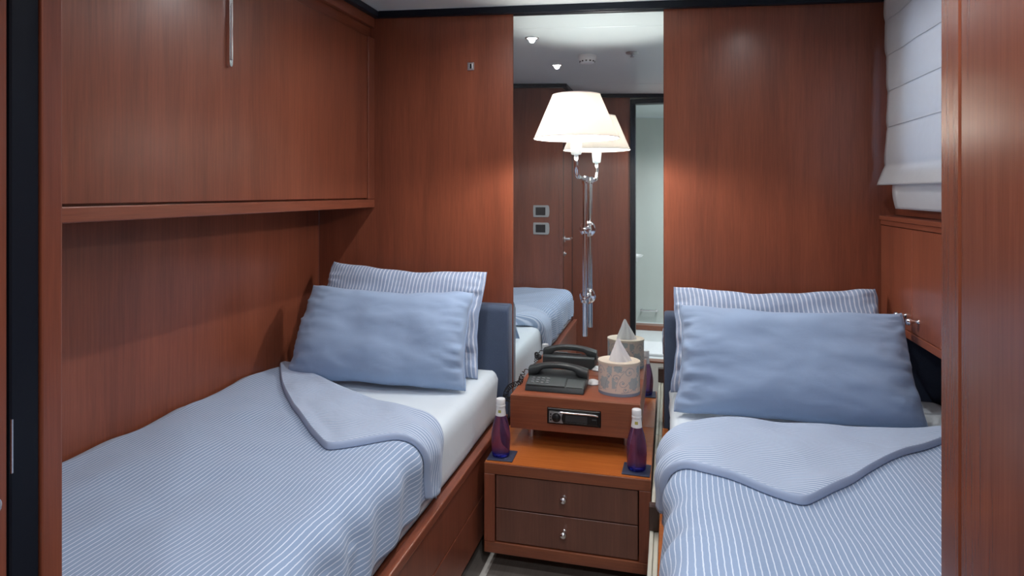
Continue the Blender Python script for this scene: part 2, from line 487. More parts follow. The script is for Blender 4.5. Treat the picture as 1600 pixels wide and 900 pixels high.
# bathroom partition, opening from -0.268 to the wardrobe side
struct('wall_partition', bx(XLOB - 0.05, -0.310, YW - 0.08, YW, 0, CEIL), M['wood'], 'cherry panel between entrance door and bathroom seen in the mirror', 'wall')
bm = B()
box(bm, -0.309, -0.268, YW - 0.09, YW + 0.012, 0, 2.062, bev=0.003)
box(bm, -0.309, XROB - 0.001, YW - 0.09, YW + 0.012, 2.063, 2.10, bev=0.003)
struct('trim_3', bm, M['black'], 'black frame of the bathroom doorway seen in the mirror', 'door frame', sheared=False)
struct('wall_partition_top', bx(-0.309, BX1, YW - 0.08, YW - 0.001, 2.102, CEIL), M['wood'], 'cherry strip above the bathroom doorway', 'wall')
struct('wall_partition_right', bx(XROB + 0.03, BX1, YW - 0.08, YW - 0.001, 0, 2.10), M['bath'], 'pale bathroom wall beside the doorway', 'wall', sheared=False)
struct('trim_4', bx(-0.267, XROB, YW - 0.09, YW - 0.02, 0.0, 0.018, bev=0.003), M['wood_x'], 'wooden threshold of the bathroom doorway', 'threshold', sheared=False)
struct('wall_bathroom_back', bx(BX0, BX1, BY0 - 0.05, BY0, 0, CEIL), M['bath'], 'glossy pale bathroom wall reflected in the mirror', 'wall')
struct('wall_bathroom_left', bx(BX0 - 0.05, BX0, BY0 - 0.05, YW - 0.08, 0, CEIL), M['bath'], 'pale bathroom wall on the basin side', 'wall')
struct('wall_bathroom_right', bx(BX1, BX1 + 0.05, BY0 - 0.05, YW, 0, CEIL), M['bath'], 'pale bathroom wall on the far side', 'wall')

# hull side
WY0, WY1, WZ0, WZ1 = 1.45, 2.38, 1.38, 1.98
struct('wall_right_lower', bx(XH, XH + 0.05, YF - 0.04, YB, 0, 1.27), M['wood'], 'cherry hull lining beside the right bed', 'wall', sheared=False)
bm = B()
XU = 0.815
box(bm, XU, XU + 0.05, YF, WY0, 1.275, CEIL); box(bm, XU, XU + 0.05, WY1, YB, 1.275, CEIL)
box(bm, XU, XU + 0.05, WY0, WY1, 1.275, WZ0); box(bm, XU, XU + 0.05, WY0, WY1, WZ1, CEIL)
struct('wall_right_upper', bm, M['wood'], 'cherry hull lining around the window', 'wall')
wn = thing('window_1', 'cabin window behind the white roman blind', 'window', (XU + 0.02, (WY0 + WY1) / 2, WZ0), kind='structure')
bm = B()
for a in ((WY0, WY0 + 0.03, WZ0, WZ1), (WY1 - 0.03, WY1, WZ0, WZ1), (WY0 + 0.03, WY1 - 0.03, WZ0, WZ0 + 0.03), (WY0 + 0.03, WY1 - 0.03, WZ1 - 0.03, WZ1)):
    box(bm, XU + 0.006, XU + 0.044, *a, bev=0.002)
obj('window_frame', bm, M['white'], wn)
obj('pane', bx(XU + 0.022, XU + 0.028, WY0 + 0.03, WY1 - 0.03, WZ0 + 0.03, WZ1 - 0.03), M['glass'], wn)

# black cornice strips
TZ0 = CEIL - 0.030
XC = -1.305        # face of the overhead locker
def cornice(n, label, *a):
    struct('trim_%d' % n, bx(*a, TZ0, CEIL - 0.0005, bev=0.004, seg=2), M['black'], label, 'cornice')
cornice(5, 'black cornice strip above the back wall', XC + 0.03, XU - 0.032, YB - 0.030, YB - 0.001)
cornice(6, 'black cornice strip above the overhead locker', XC, XC + 0.030, YF + 0.031, YB - 0.001)
cornice(7, 'black cornice strip above the switch wall seen in the mirror', XC + 0.03, XLOB + 0.035, YF + 0.001, YF + 0.030)
cornice(8, 'black cornice strip along the entrance door side', XLOB + 0.001, XLOB + 0.035, YW + 0.014, YF)
cornice(9, 'black cornice strip above the bathroom doorway', XLOB + 0.036, XROB - 0.002, YW + 0.014, YW + 0.040)
cornice(10, 'black cornice strip above the window', XU - 0.030, XU - 0.001, YF + 0.03, YB - 0.001)

# ------------------------------------------------------------------ overhead locker above the left bed
lk = thing('overhead_locker', 'long cherry overhead locker above the left bed with chrome latch', 'locker', (XC - 0.14, 1.64, 1.29))
LZ0, LZT = 1.29, CEIL
DY0, DY1, DZ0, DZ1 = 0.78, 2.554, 1.332, 2.053
obj('body', bx(XL + 0.001, XC - 0.024, YF + 0.001, YB - 0.001, LZ0 + 0.004, LZT - 0.001), M['wood_y'], lk, sheared=True)
obj('bottom_rail', bx(XC - 0.0235, XC, YF + 0.001, YB - 0.001, LZ0, DZ0 - 0.005, bev=0.003, seg=2), M['wood_y'], lk)
obj('top_rail', bx(XC - 0.0235, XC, YF + 0.001, YB - 0.001, DZ1 + 0.006, LZT - 0.001, bev=0.0015), M['wood_y'], lk, sheared=True)
obj('stile', bx(XC - 0.0235, XC, DY1 + 0.003, YB - 0.001, DZ0 - 0.0035, DZ1 + 0.0035, bev=0.0015), M['wood'], lk)
obj('stile', bx(XC - 0.0235, XC, YF + 0.001, DY0 - 0.003, DZ0 - 0.0035, DZ1 + 0.0035, bev=0.0015), M['wood'], lk)
ld = obj('door', bx(XC - 0.0235, XC - 0.005, DY0, DY1, DZ0, DZ1, bev=0.002), M['wood'], lk)
# chrome latch: a long flat bar with a rounded tip, a ridge and a knob
HY, HZ0, HZ1 = 1.645, 1.742, 2.02
bm = B()
n = 14
prof = [(-0.010, HZ1), (-0.010, HZ0 + 0.014)] + [(-0.010 * math.cos(PI * i / n), HZ0 + 0.014 - 0.014 * math.sin(PI * i / n)) for i in range(1, n)] + [(0.010, HZ0 + 0.014), (0.010, HZ1)]
A = [bm.verts.new((XC - 0.0048, HY + p[0], p[1])) for p in prof]
A2 = [bm.verts.new((XC + 0.008, HY + p[0] * 0.75, p[1])) for p in prof]
bm.faces.new(A); bm.faces.new(A2)
for i in range(len(prof)):
    j = (i + 1) % len(prof)
    bm.faces.new((A[i], A[j], A2[j], A2[i]))
hl = obj('latch_handle', bm, M['chrome'], ld)
obj('ridge', bx(XC + 0.0081, XC + 0.012, HY - 0.003, HY + 0.003, HZ0 + 0.02, HZ1 - 0.085, bev=0.0015), M['chrome'], lk)
obj('latch_knob', lathe(B(), [(0, 0), (0.005, 0), (0.005, 0.006), (0.008, 0.008), (0.008, 0.015), (0.005, 0.018), (0, 0.018)], (XC + 0.0081, HY - 0.003, HZ1 - 0.055), 'x', 20), M['chrome'], lk, smooth=True, autosm=50)

# ------------------------------------------------------------------ wall cabinet beside the right bed
XK = 0.765
kb = thing('wall_cabinet', 'cherry wall cabinet with chrome knobs under the window', 'cabinet', (XK + 0.09, 2.0, 0.872))
KY0, KY1 = 1.36, YB - 0.002
obj('body', bx(XK + 0.021, XH - 0.001, KY0, KY1, 0.876, 1.255), M['wood_y'], kb)
obj('top_board', bx(XK - 0.006, XH - 0.001, KY0, KY1, 1.256, 1.272, bev=0.003, seg=2), M['wood_y'], kb)
obj('top_rail', bx(XK, XK + 0.0205, KY0, KY1, 1.239, 1.2555, bev=0.001), M['wood_y'], kb)
obj('bottom_rail', bx(XK, XK + 0.0205, KY0, KY1, 0.872, 0.898, bev=0.002), M['wood_y'], kb)
ys = [KY0, 1.675, 1.99, 2.305, KY1]
for i in range(4):
    d = obj('door', bx(XK + 0.001, XK + 0.0205, ys[i] + 0.0015, ys[i + 1] - 0.0015, 0.9005, 1.2365, bev=0.0015), M['wood'], kb)
    ky = ys[i + 1] - 0.055 if i % 2 == 0 else ys[i] + 0.055
    obj('knob', lathe(B(), [(0, 0), (0.006, 0), (0.005, 0.010), (0.0075, 0.014), (0.0115, 0.020), (0.0115, 0.026), (0.007, 0.032), (0, 0.034)][::1], (XK + 0.001, ky, 0.9465), 'x', 20) if False else
        lathe(B(), [(0, 0), (0.008, 0), (0.005, -0.006), (0.005, -0.016), (0.009, -0.020), (0.0125, -0.027), (0.010, -0.034), (0, -0.037)], (XK + 0.001, ky, 0.9465), 'x', 20), M['chrome'], d, smooth=True, autosm=60)

# ------------------------------------------------------------------ roman blind
rb_ = thing('roman_blind', 'white roman blind with soft horizontal folds over the window', 'blind', (0.755, 1.9, 1.30))
BYa, BYb = 1.30, 2.555
folds = [1.395 + 0.059, 1.593, 1.722, 1.852, 1.980]
def blind_x(z, y):
    x = 0.760
    for f in folds:
        x += 0.002 * math.exp(-((z - f) / 0.012) ** 2)
    ph = (z - 1.454) / 0.131
    x -= 0.0015 * abs(math.sin(PI * ph)) if z > 1.454 else 0
    if z < 1.454:
        x -= 0.018 * (1.454 - z) / 0.07
    x += 0.007 * nz(y * 6, z * 3, 3)
    return x
def bfn(u, v):
    z = 1.385 + (2.096 - 1.385) * v
    y = BYa + (BYb - BYa) * u
    e = sstep(0.9, 1.0, u)
    y += e * (0.020 * math.exp(-((z - 1.40) / 0.05) ** 2) - 0.025 * math.exp(-((z - 1.66) / 0.20) ** 2) + 0.004 * math.sin((z - 1.454) / 0.131 * 2 * PI))
    return (blind_x(z, y), y, z)
bm = B()
grid(bm, 40, 110, bfn)
o = obj('cloth', bm, M['blind'], rb_, smooth=True)
md = o.modifiers.new('thickness', 'SOLIDIFY'); md.thickness = 0.0025; md.offset = 0
bm = B()
def hfn(u, v):
    z = 1.302 + 0.13 * v; y = BYa + (2.455 - BYa) * u
    return (0.766 - 0.010 * math.sin(PI * v) + 0.003 * nz(y * 6, z * 5, 9), y, z)
grid(bm, 30, 16, hfn)
o = obj('hem', bm, M['blind'], rb_, smooth=True)
md = o.modifiers.new('thickness', 'SOLIDIFY'); md.thickness = 0.003; md.offset = 0
for f in folds[1:]:
    pts = [(blind_x(f, BYa + (BYb - 0.04 - BYa) * i / 20) - 0.003, BYa + (BYb - 0.04 - BYa) * i / 20, f) for i in range(21)]
    obj('fold_seam', tube(B(), pts, 0.0012, 6), M['blind'], rb_, smooth=True)

# ------------------------------------------------------------------ beds
MT = 0.615         # top of the mattresses
RT = 0.426         # top of the bed rails
# left bed base
bl = thing('bed_base', 'cherry berth base with drawer fronts under the left bed', 'bed', (-1.12, 1.6, 0))
obj('platform', bx(XL + 0.001, -0.69, YF + 0.001, YB - 0.001, 0.093, RT - 0.03), M['wood_y'], bl)
obj('side_rail', bx(-0.6895, -0.661, YF + 0.001, 2.555, RT - 0.028, RT, bev=0.004, seg=2), M['wood_y'], bl)
ysd = [YF + 0.001, 1.52, YB - 0.001]
obj('side_panel', bx(-0.6895, -0.669, YF + 0.001, YB - 0.001, 0.2455, RT - 0.0295, bev=0.0015), M['wood'], bl)
for i in range(2):
    obj('drawer_front', bx(-0.6895, -0.669, ysd[i] + 0.001, ysd[i + 1] - 0.001, 0.093, 0.2405, bev=0.0015), M['wood'], bl)
obj('plinth', bx(XL + 0.001, -0.74, YF + 0.001, YB - 0.001, 0.0, 0.0925), M['black'], bl)
# right bed base
br = thing('bed_base', 'cherry berth base under the right bed below the window', 'bed', (0.46, 1.6, 0))
XR0 = -0.030
obj('platform', bx(XR0 + 0.021, XH - 0.001, YF + 0.001, YB - 0.001, 0.093, RT - 0.03), M['wood_y'], br)
obj('side_rail', bx(XR0, XR0 + 0.024, YF + 0.001, 2.555, RT - 0.0285, RT, bev=0.004, seg=2), M['wood_lamplit'], br)
obj('side_panel', bx(XR0, XR0 + 0.0205, YF + 0.001, YB - 0.001, 0.093, RT - 0.029, bev=0.0015), M['wood'], br)
obj('plinth', bx(XR0 + 0.06, XH - 0.001, YF + 0.001, YB - 0.001, 0.0, 0.0925), M['black'], br)
# cream channel along the right bed, beside the nightstand
cs = thing('cable_channel', 'narrow cream channel running beside the right bed rail', 'channel', (-0.045, 2.1, 0))
CZ = 0.372
obj('cover', bx(-0.0575, -0.0455, 1.64, YB - 0.002, 0.0, CZ, bev=0.002), M['cream'], cs)
obj('cover', bx(-0.0445, -0.0310, 1.64, YB - 0.002, 0.0, CZ - 0.002, bev=0.002), M['cream'], cs)
finish(obj('wooden_stop', bx(-0.0600, -0.0310, 1.87, 1.90, CZ + 0.0005, CZ + 0.072, bev=0.002), M['wood_dark']), 'small dark wooden block on the cream channel beside the nightstand', 'block')

def headboard(x0, x1, label):
    bm = B()
    y0 = 2.558
    prof = [(YB - 0.001, 0.40), (YB - 0.001, 0.880)]
    for i in range(7):
        t = PI / 2 * i / 6
        prof.append((y0 + 0.030 - 0.030 * math.sin(t) if False else y0 + 0.030 * (1 - math.sin(t)), 0.850 + 0.030 * math.cos(t)))
    prof.append((y0, 0.40))
    prism(bm, prof, 'x', x0, x1)
    es = [e for e in bm.edges if abs(e.verts[0].co.x - e.verts[1].co.x) < 1e-6 and min(e.verts[0].co.y, e.verts[1].co.y) < YB - 0.01]
    bmesh.ops.bevel(bm, geom=es, offset=0.010, segments=3, profile=0.5, affect='EDGES')
    o = obj('headboard', bm, M['navy'], smooth=True, autosm=50)
    finish(o, label, 'headboard')
headboard(XL + 0.002, MX0 - 0.004, 'navy padded headboard of the left bed')
headboard(MX1 + 0.002, XH - 0.002, 'navy padded headboard of the right bed')

def mattress(x0, x1, label, sgn):
    """fitted white sheet over the mattress; sgn = side of the open edge"""
    y0, y1 = YF + 0.004, 2.553
    z0, z1 = RT - 0.027, MT
    cx, cy = (x0 + x1) / 2, (y0 + y1) / 2
    bm = B()
    hx, hy, hz = (x1 - x0) / 2, (y1 - y0) / 2, (z1 - z0) / 2
    cz = (z0 + z1) / 2
    R = 0.045
    nx, ny, nzz = 26, 46, 8
    uvl = bm.loops.layers.uv.verify()
    def put(p):
        q = Vector((max(-hx + R, min(hx - R, p[0])), max(-hy + R, min(hy - R, p[1])), max(-hz + R, min(hz - R, p[2]))))
        d = Vector(p) - q
        if d.length > 1e-9: p = q + d.normalized() * R
        else: p = Vector(p)
        w = Vector((cx, cy, cz)) + p
        k = 0.005 * nz(w.x * 4, w.y * 4, w.z * 6)
        side = sgn * p[0] > hx - 0.03
        if side and p[1] > hy - 0.16:
            k += 0.010 * nz(w.x * 5, w.y * 40, w.z * 25)
        w += (d.normalized() if d.length > 1e-9 else Vector((0, 0, 0))) * k
        return w
    def face(fn, a, b_):
        V = [[bm.verts.new(put(fn(i / a * 2 - 1, j / b_ * 2 - 1))) for j in range(b_ + 1)] for i in range(a + 1)]
        for i in range(a):
            for j in range(b_):
                bm.faces.new((V[i][j], V[i + 1][j], V[i + 1][j + 1], V[i][j + 1]))
    def ed(t, h):      # denser near the rims
        return h * math.copysign(1 - (1 - abs(t)) ** 1.6, t)
    face(lambda u, v: (ed(u, hx), ed(v, hy), hz), nx, ny)
    face(lambda u, v: (ed(u, hx), ed(v, hy), -hz), nx, ny)
    face(lambda u, v: (hx, ed(u, hy), ed(v, hz)), ny, nzz)
    face(lambda u, v: (-hx, ed(u, hy), ed(v, hz)), ny, nzz)
    face(lambda u, v: (ed(u, hx), hy, ed(v, hz)), nx, nzz)
    face(lambda u, v: (ed(u, hx), -hy, ed(v, hz)), nx, nzz)
    bmesh.ops.remove_doubles(bm, verts=bm.verts[:], dist=1e-5)
    for f in bm.faces:
        for l in f.loops: l[uvl].uv = (l.vert.co.x + l.vert.co.z, l.vert.co.y)
    o = obj('mattress', bm, M['sheet'], smooth=True)
    finish(o, label, 'mattress')
mattress(XL + 0.004, -0.697, 'mattress with white fitted sheet on the left bed', 1)
mattress(0.000, XH - 0.004, 'mattress with white fitted sheet on the right bed', -1)

def lerp_curve(pts, t):
    """polyline by its own parameter list [(t, a, y), ...] with smooth interpolation"""
    for i in range(len(pts) - 1):
        if t <= pts[i + 1][0] or i == len(pts) - 2:
            p0, p1, p2, p3 = pts[max(i - 1, 0)], pts[i], pts[i + 1], pts[min(i + 2, len(pts) - 1)]
            h = p2[0] - p1[0]
            k = (t - p1[0]) / h
            out = []
            for c in (1, 2):
                m1 = (p2[c] - p0[c]) / max(1e-6, p2[0] - p0[0]); m2 = (p3[c] - p1[c]) / max(1e-6, p3[0] - p1[0])
                out.append((2 * k ** 3 - 3 * k * k + 1) * p1[c] + (k ** 3 - 2 * k * k + k) * h * m1 + (-2 * k ** 3 + 3 * k * k) * p2[c] + (k ** 3 - k * k) * h * m2)
            return out
def duvet(x_wall, x_open, label, fold, free, seed):
    """a = arc length from the wall side over the bed and down the open side"""
    sg = 1 if x_open > x_wall else -1
    W = abs(x_open - x_wall)
    r = 0.075
    zt = MT + 0.042
    L = W - r
    def surf(a, y, off):
        """point on the duvet's top surface and offset along its normal"""
        if a < L:
            px, pz, n_ = a, zt, (0.0, 1.0)
        elif a < L + r * PI / 2:
            t = (a - L) / r
            px, pz, n_ = L + r * math.sin(t), zt - r + r * math.cos(t), (math.sin(t), math.cos(t))
        else:
            d = a - L - r * PI / 2
            px, pz, n_ = W + 0.10 * d * 0.2, zt - r - d, (1.0, 0.0)
        wv = sstep(0.0, 0.10, a)
        side = sstep(L - 0.12, L + 0.05, a)
        h = 0.010 * nz(a * 2.6 + seed, y * 2.2, 1) + 0.006 * nz(a * 7, y * 4.0 + seed, 2) * (1 + side)
        h += 0.004 * nz(a * 4 + y * 9, y * 5 - a * 6, seed)
        h += side * 0.007 * math.sin(y * 44 + 4 * nz(y * 3, a * 3, seed)) * sstep(L - 0.05, L + 0.12, a)
        h += 0.012 * (1 - sstep(0.0, 0.12, a)) * nz(y * 6, seed, 7) - 0.018 * (1 - sstep(0, 0.05, a))
        foot = 1 - sstep(YF, YF + 0.10, y)
        h -= 0.05 * foot * foot
        px += n_[0] * (off + h); pz += n_[1] * (off + h)
        pz = max(pz, RT + 0.003)
        if pz < MT - 0.05: px = max(px, W - 0.004)
        x = x_wall + sg * px
        return Vector((x, y, pz))
    amax = L + r * PI / 2 + 0.115
    root = thing('duvet', label[0], 'duvet', (x_wall + sg * W / 2, 1.4, MT))
    bm = B()
    def headY(a):
        lo, hi = 0.0, 1.0
        for _ in range(24):
            mid = (lo + hi) / 2
            if lerp_curve(fold, mid)[0] < a: lo = mid
            else: hi = mid
        return lerp_curve(fold, (lo + hi) / 2)[1]
    amin = fold[0][1]
    hy_cache = {}
    def f_(u, v):
        a = amax * u
        if u not in hy_cache: hy_cache[u] = headY(max(amin, min(a, fold[-1][1])))
        y = (YF + 0.006) + (hy_cache[u] - 0.012 - YF - 0.006) * v
        p = surf(a, y, 0.0)
        e = sstep(0.965, 1.0, v)
        p.z = max(p.z - 0.040 * e * e, min(p.z, RT + 0.003) if a > L + 0.05 else MT + 0.004)
        return p
    def uv_(u, v):
        a = amax * u
        return (a + 0.010 * nz(a * 2, v * 4, seed) * sstep(0, .3, v), v * 1.6)
    grid(bm, 110, 130, f_, uv_)
    o = obj('cover', bm, M['duvet'], root, smooth=True)
    md = o.modifiers.new('thickness', 'SOLIDIFY'); md.thickness = 0.004; md.offset = -1
    # the turned-down corner: ruled between the fold and the free edge
    bm = B()
    H = 0.015
    def q_of(t):            # samples crowd at the two edges
        return 0.5 - 0.5 * math.cos(PI * t)
    def hemq(u):
        fa, fy = lerp_curve(fold, u); ga, gy = lerp_curve(free, u)
        return 1 - min(0.5, 0.0125 / max(0.01, math.hypot(ga - fa, gy - fy)))
    def g_(u, v, hem=False):
        q = (hemq(u) + (1 - hemq(u)) * math.sin(PI / 2 * v)) if hem else q_of(v) * hemq(u)
        fa, fy = lerp_curve(fold, u); ga, gy = lerp_curve(free, u)
        a = fa + (ga - fa) * q; y = fy + (gy - fy) * q
        wid = math.hypot(ga - fa, gy - fy)
        d0, d1 = q * wid, (1 - q) * wid          # distance to the fold, to the free edge
        R0, R1 = 0.036, 0.011
        off = H
        hh = H * sstep(0.0, 0.10, wid)
        off = hh + 0.005
        if d1 < R1: off = 0.002 + (hh + 0.003) * math.sqrt(max(0, 1 - (1 - d1 / R1) ** 2))
        if d0 < R0:
            s_ = math.sqrt(max(0, 1 - (1 - d0 / R0) ** 2))
            off = min(off, -0.036 + (hh + 0.041) * s_)
        off += 0.006 * nz(a * 9, y * 9, seed + 5) * min(1, d1 / 0.05) * min(1, d0 / 0.05)
        off += 0.0035 * math.sin(26 * (a * 0.7 + y * 0.7) + 5 * nz(a * 5, y * 5, seed)) * min(1, d1 / 0.08) * min(1, d0 / 0.08)
        p = surf(a, y, off)
        if a < L: p.z = max(p.z, MT + 0.004)
        return p
    def guv(u, v):
        q = q_of(v) * hemq(u)
        fa, fy = lerp_curve(fold, u); ga, gy = lerp_curve(free, u)
        a = fa + (ga - fa) * q; y = fy + (gy - fy) * q
        return (a, y + label[1] * (a - 0.5) + 0.008 * nz(a * 5, y * 5, seed))
    grid(bm, 120, 60, g_, guv)
    o = obj('turned_down_corner', bm, M['duvet_back'], root, smooth=True)
    md = o.modifiers.new('thickness', 'SOLIDIFY'); md.thickness = 0.003; md.offset = -1
    finish(o, 'turned back corner showing the finely striped underside')
    bm = B()
    grid(bm, 120, 10, lambda u, v: g_(u, v, True), lambda u, v: (u, v * 0.02))
    hm = obj('hem', bm, M['hem'], o, smooth=True)
    md = hm.modifiers.new('thickness', 'SOLIDIFY'); md.thickness = 0.003; md.offset = -1
    finish(hm, 'plain blue hem of the turned back corner')
# curves are (t, arc coordinate, y)
WL = 0.905
duvet(XL + 0.012, -0.682, ('blue duvet with thin white stripes on the left bed, corner turned back', 0.10),
      [(0.0, 0.02, 2.30), (0.2, 0.16, 2.22), (0.45, 0.45, 2.02), (0.7, 0.74, 1.885), (0.85, 0.90, 1.845), (1.0, 1.045, 1.80)],
      [(0.0, 0.025, 2.26), (0.25, 0.28, 1.92), (0.50, 0.640, 1.555), (0.58, 0.700, 1.535), (0.75, 0.83, 1.635), (0.88, 0.95, 1.675), (1.0, 1.045, 1.69)], 3.1)
duvet(XH - 0.012, -0.012, ('blue duvet with thin white stripes on the right bed, corner turned back', -0.02),
      [(0.0, 0.02, 2.16), (0.2, 0.20, 2.09), (0.45, 0.50, 2.05), (0.7, 0.76, 2.02), (0.85, 0.90, 1.94), (1.0, 1.065, 1.88)],
      [(0.0, 0.025, 2.13), (0.25, 0.33, 1.88), (0.50, 0.600, 1.575), (0.58, 0.660, 1.528), (0.75, 0.80, 1.61), (0.88, 0.93, 1.665), (1.0, 1.065, 1.70)], 8.4)

def pillow(name, label, mat, w, h, T, loc, lean, yaw, roll, seed, tilt=0.0, group=None, flange=0.0):
    """w across, h up the slope, T half thickness; loc = middle of the lower edge; lean from vertical"""
    root = thing(name, label, 'pillow', loc, (0, 0, 0), group)
    rot = Matrix.Rotation(yaw, 4, 'Z') @ Matrix.Rotation(-lean, 4, 'X') @ Matrix.Rotation(roll, 4, 'Y')
    bm = B()
    nu, nv = 72, 46
    uvl = bm.loops.layers.uv.verify()
    def ease(t): return math.sin(t * PI / 2) * 0.55 + t * 0.45
    def pt(u, v, s):
        U, V = ease(u), ease(v)
        x = w / 2 * U * (1 - 0.05 * (1 - V * V) * abs(U) ** 3 - 0.022 * V)
        z = h / 2 * V * (1 - (0.05 if V > 0 else 0.02) * (1 - U * U) ** 0.8 * abs(V) ** 3)
        cor = max(0.0, abs(U) + abs(V) - 1.80) / 0.20      # soften the corner points
        cor *= 1.0 if V > 0 else 0.15
        x *= 1 - 0.022 * cor; z *= 1 - 0.035 * cor
        env = max(0.0, (1 - abs(U) ** 5)) ** 0.42 * max(0.0, (1 - abs(V) ** 4)) ** 0.45
        env *= (1 - 0.40 * abs(U * V) ** 2)
        t = T * env * (1.0 - 0.12 * V)
        # creases fan in from the ends and corners
        ce = math.exp(-(1 - abs(U)) / 0.13)
        cv = math.exp(-(1 - abs(V)) / 0.12)
        wr = 0.011 * ce * math.sin(13 * V + 5 * nz(U * 3, V * 5, seed)) * (1 - abs(V) ** 6)
        wr += 0.006 * ce * math.sin(29 * V + 9 * U + 5 * nz(U * 4, V * 5, seed + 1)) * (1 - abs(V) ** 6)
        wr += 0.005 * cv * math.sin(15 * U + 4 * nz(U * 3, V * 3, seed + 2)) * (1 - abs(U) ** 6)
        wr += 0.006 * nz(U * 1.5, V * 1.1, seed) + 0.0025 * nz(U * 4 + V * 2, V * 5, seed + 4)
        rid = 1 - abs(nz(U * 2.6 + V * 1.5, V * 3.2 - U, seed + 11)) * 6
        wr += 0.0016 * max(0, rid)
        t += wr * min(1, env * 2.0)
        if flange and abs(U) > 0: pass
        # gentle sag of the upper edge and forward roll at the corners
        y = -s * t if s > 0 else t * 0.55
        y += 0.030 * (abs(U) ** 3) * (V if V > 0 else 0) + tilt * U
        y += 0.012 * nz(U * 2.2, V * 2.2, seed + 8)
        z2 = z - 0.02 * (1 - U * U) * (1 if V > 0 else 0) * V
        x += 0.006 * nz(V * 3, U * 2, seed + 3) * abs(U)
        z2 += 0.008 * nz(U * 3, V, seed + 6) * abs(V)
        return rot @ Vector((x, y, z2 + h / 2))
    for s in (1, -1):
        V = [[bm.verts.new(pt(i / nu * 2 - 1, j / nv * 2 - 1, s)) for j in range(nv + 1)] for i in range(nu + 1)]
        for i in range(nu):
            for j in range(nv):
                f = bm.faces.new((V[i][j], V[i + 1][j], V[i + 1][j + 1], V[i][j + 1]))
                for l, (a, b) in zip(f.loops, ((i, j), (i + 1, j), (i + 1, j + 1), (i, j + 1))):
                    l[uvl].uv = (w / 2 * ease(a / nu * 2 - 1) + 0.02 * (b / nv) , h / 2 * ease(b / nv * 2 - 1))
    bmesh.ops.remove_doubles(bm, verts=bm.verts[:], dist=1e-5)
    o = obj('pillowcase', bm, mat, root, smooth=True, local=True)
    # piped seam down both ends
    for e in (-1, 1):
        pts = [pt(e, j / 30 * 2 - 1, 1) for j in range(31)]
        obj('seam', tube(B(), pts, 0.0028, 6), mat, root, smooth=True, local=True)
    return root
ZP = MT + 0.016
pillow('pillow', 'striped blue pillow behind the plain one on the left bed', M['pillow_stripe'], 0.745, 0.440, 0.065, (-1.118, 2.375, ZP), math.radians(17), 0.0, math.radians(2.0), 1.0)
pillow('pillow', 'plain blue pillow propped in front on the left bed', M['pillow'], 0.71, 0.385, 0.085, (-1.092, 2.175, ZP + 0.000), math.radians(24), math.radians(4), math.radians(1.0), 2.0)
pillow('pillow', 'striped blue pillow behind the plain one on the right bed', M['pillow_stripe'], 0.735, 0.400, 0.065, (0.378, 2.385, ZP), math.radians(17), 0.0, math.radians(-1.5), 5.0)
pillow('pillow', 'plain blue pillow propped in front on the right bed', M['pillow'], 0.728, 0.378, 0.085, (0.385, 2.145, ZP), math.radians(24), math.radians(-2), math.radians(-0.5), 6.0)

# ------------------------------------------------------------------ nightstand
NX0, NX1, NY0 = -0.642, -0.0615, 2.14
ns = thing('nightstand', 'low cherry nightstand with two drawers between the beds', 'nightstand', (-0.352, 2.38, 0))
DX0, DX1 = -0.600, -0.104
obj('top_board', bx(NX0, NX1, NY0, YB - 0.001, 0.360, 0.398, bev=0.002, seg=2), M['wood_x'], ns)
obj('lamplit_top', bx(NX0 + 0.002, NX1 - 0.002, NY0 + 0.003, YB - 0.001, 0.3982, 0.400), M['wood_lamplit'], ns)  # thin added sheet whose orange stands in for the lamp's light on the top
obj('side_board', bx(NX0, DX0 - 0.003, NY0, YB - 0.001, 0.1195, 0.3595, bev=0.0015), M['wood'], ns)
obj('side_board', bx(DX1 + 0.003, NX1, NY0, YB - 0.001, 0.1195, 0.3595, bev=0.0015), M['wood'], ns)
obj('bottom_board', bx(NX0, NX1, NY0, YB - 0.001, 0.080, 0.119, bev=0.0025, seg=2), M['wood_x'], ns)
obj('back_panel', bx(DX0 - 0.0025, DX1 + 0.0025, YB - 0.03, YB - 0.002, 0.1195, 0.3595), M['wood_dark'], ns)
obj('plinth', bx(NX0 + 0.08, NX1 - 0.08, NY0 + 0.22, YB - 0.001, 0.0, 0.0795), M['black'], ns)
for z0, z1 in ((0.2410, 0.3560), (0.1230, 0.2370)):
    d = obj('drawer', bx(DX0 + 0.001, DX1 - 0.001, NY0 + 0.005, YB - 0.035, z0, z1, bev=0.0012), M['wood_drawer'], ns)
    obj('knob', lathe(B(), [(0, 0), (0.009, 0), (0.0065, -0.004), (0.005, -0.010), (0.0095, -0.015), (0.0125, -0.021), (0.0105, -0.028), (0.004, -0.032), (0, -0.0325)], (-0.355, NY0 + 0.005, (z0 + z1) / 2 + 0.005), 'y', 24), M['chrome'], d, smooth=True, autosm=60)

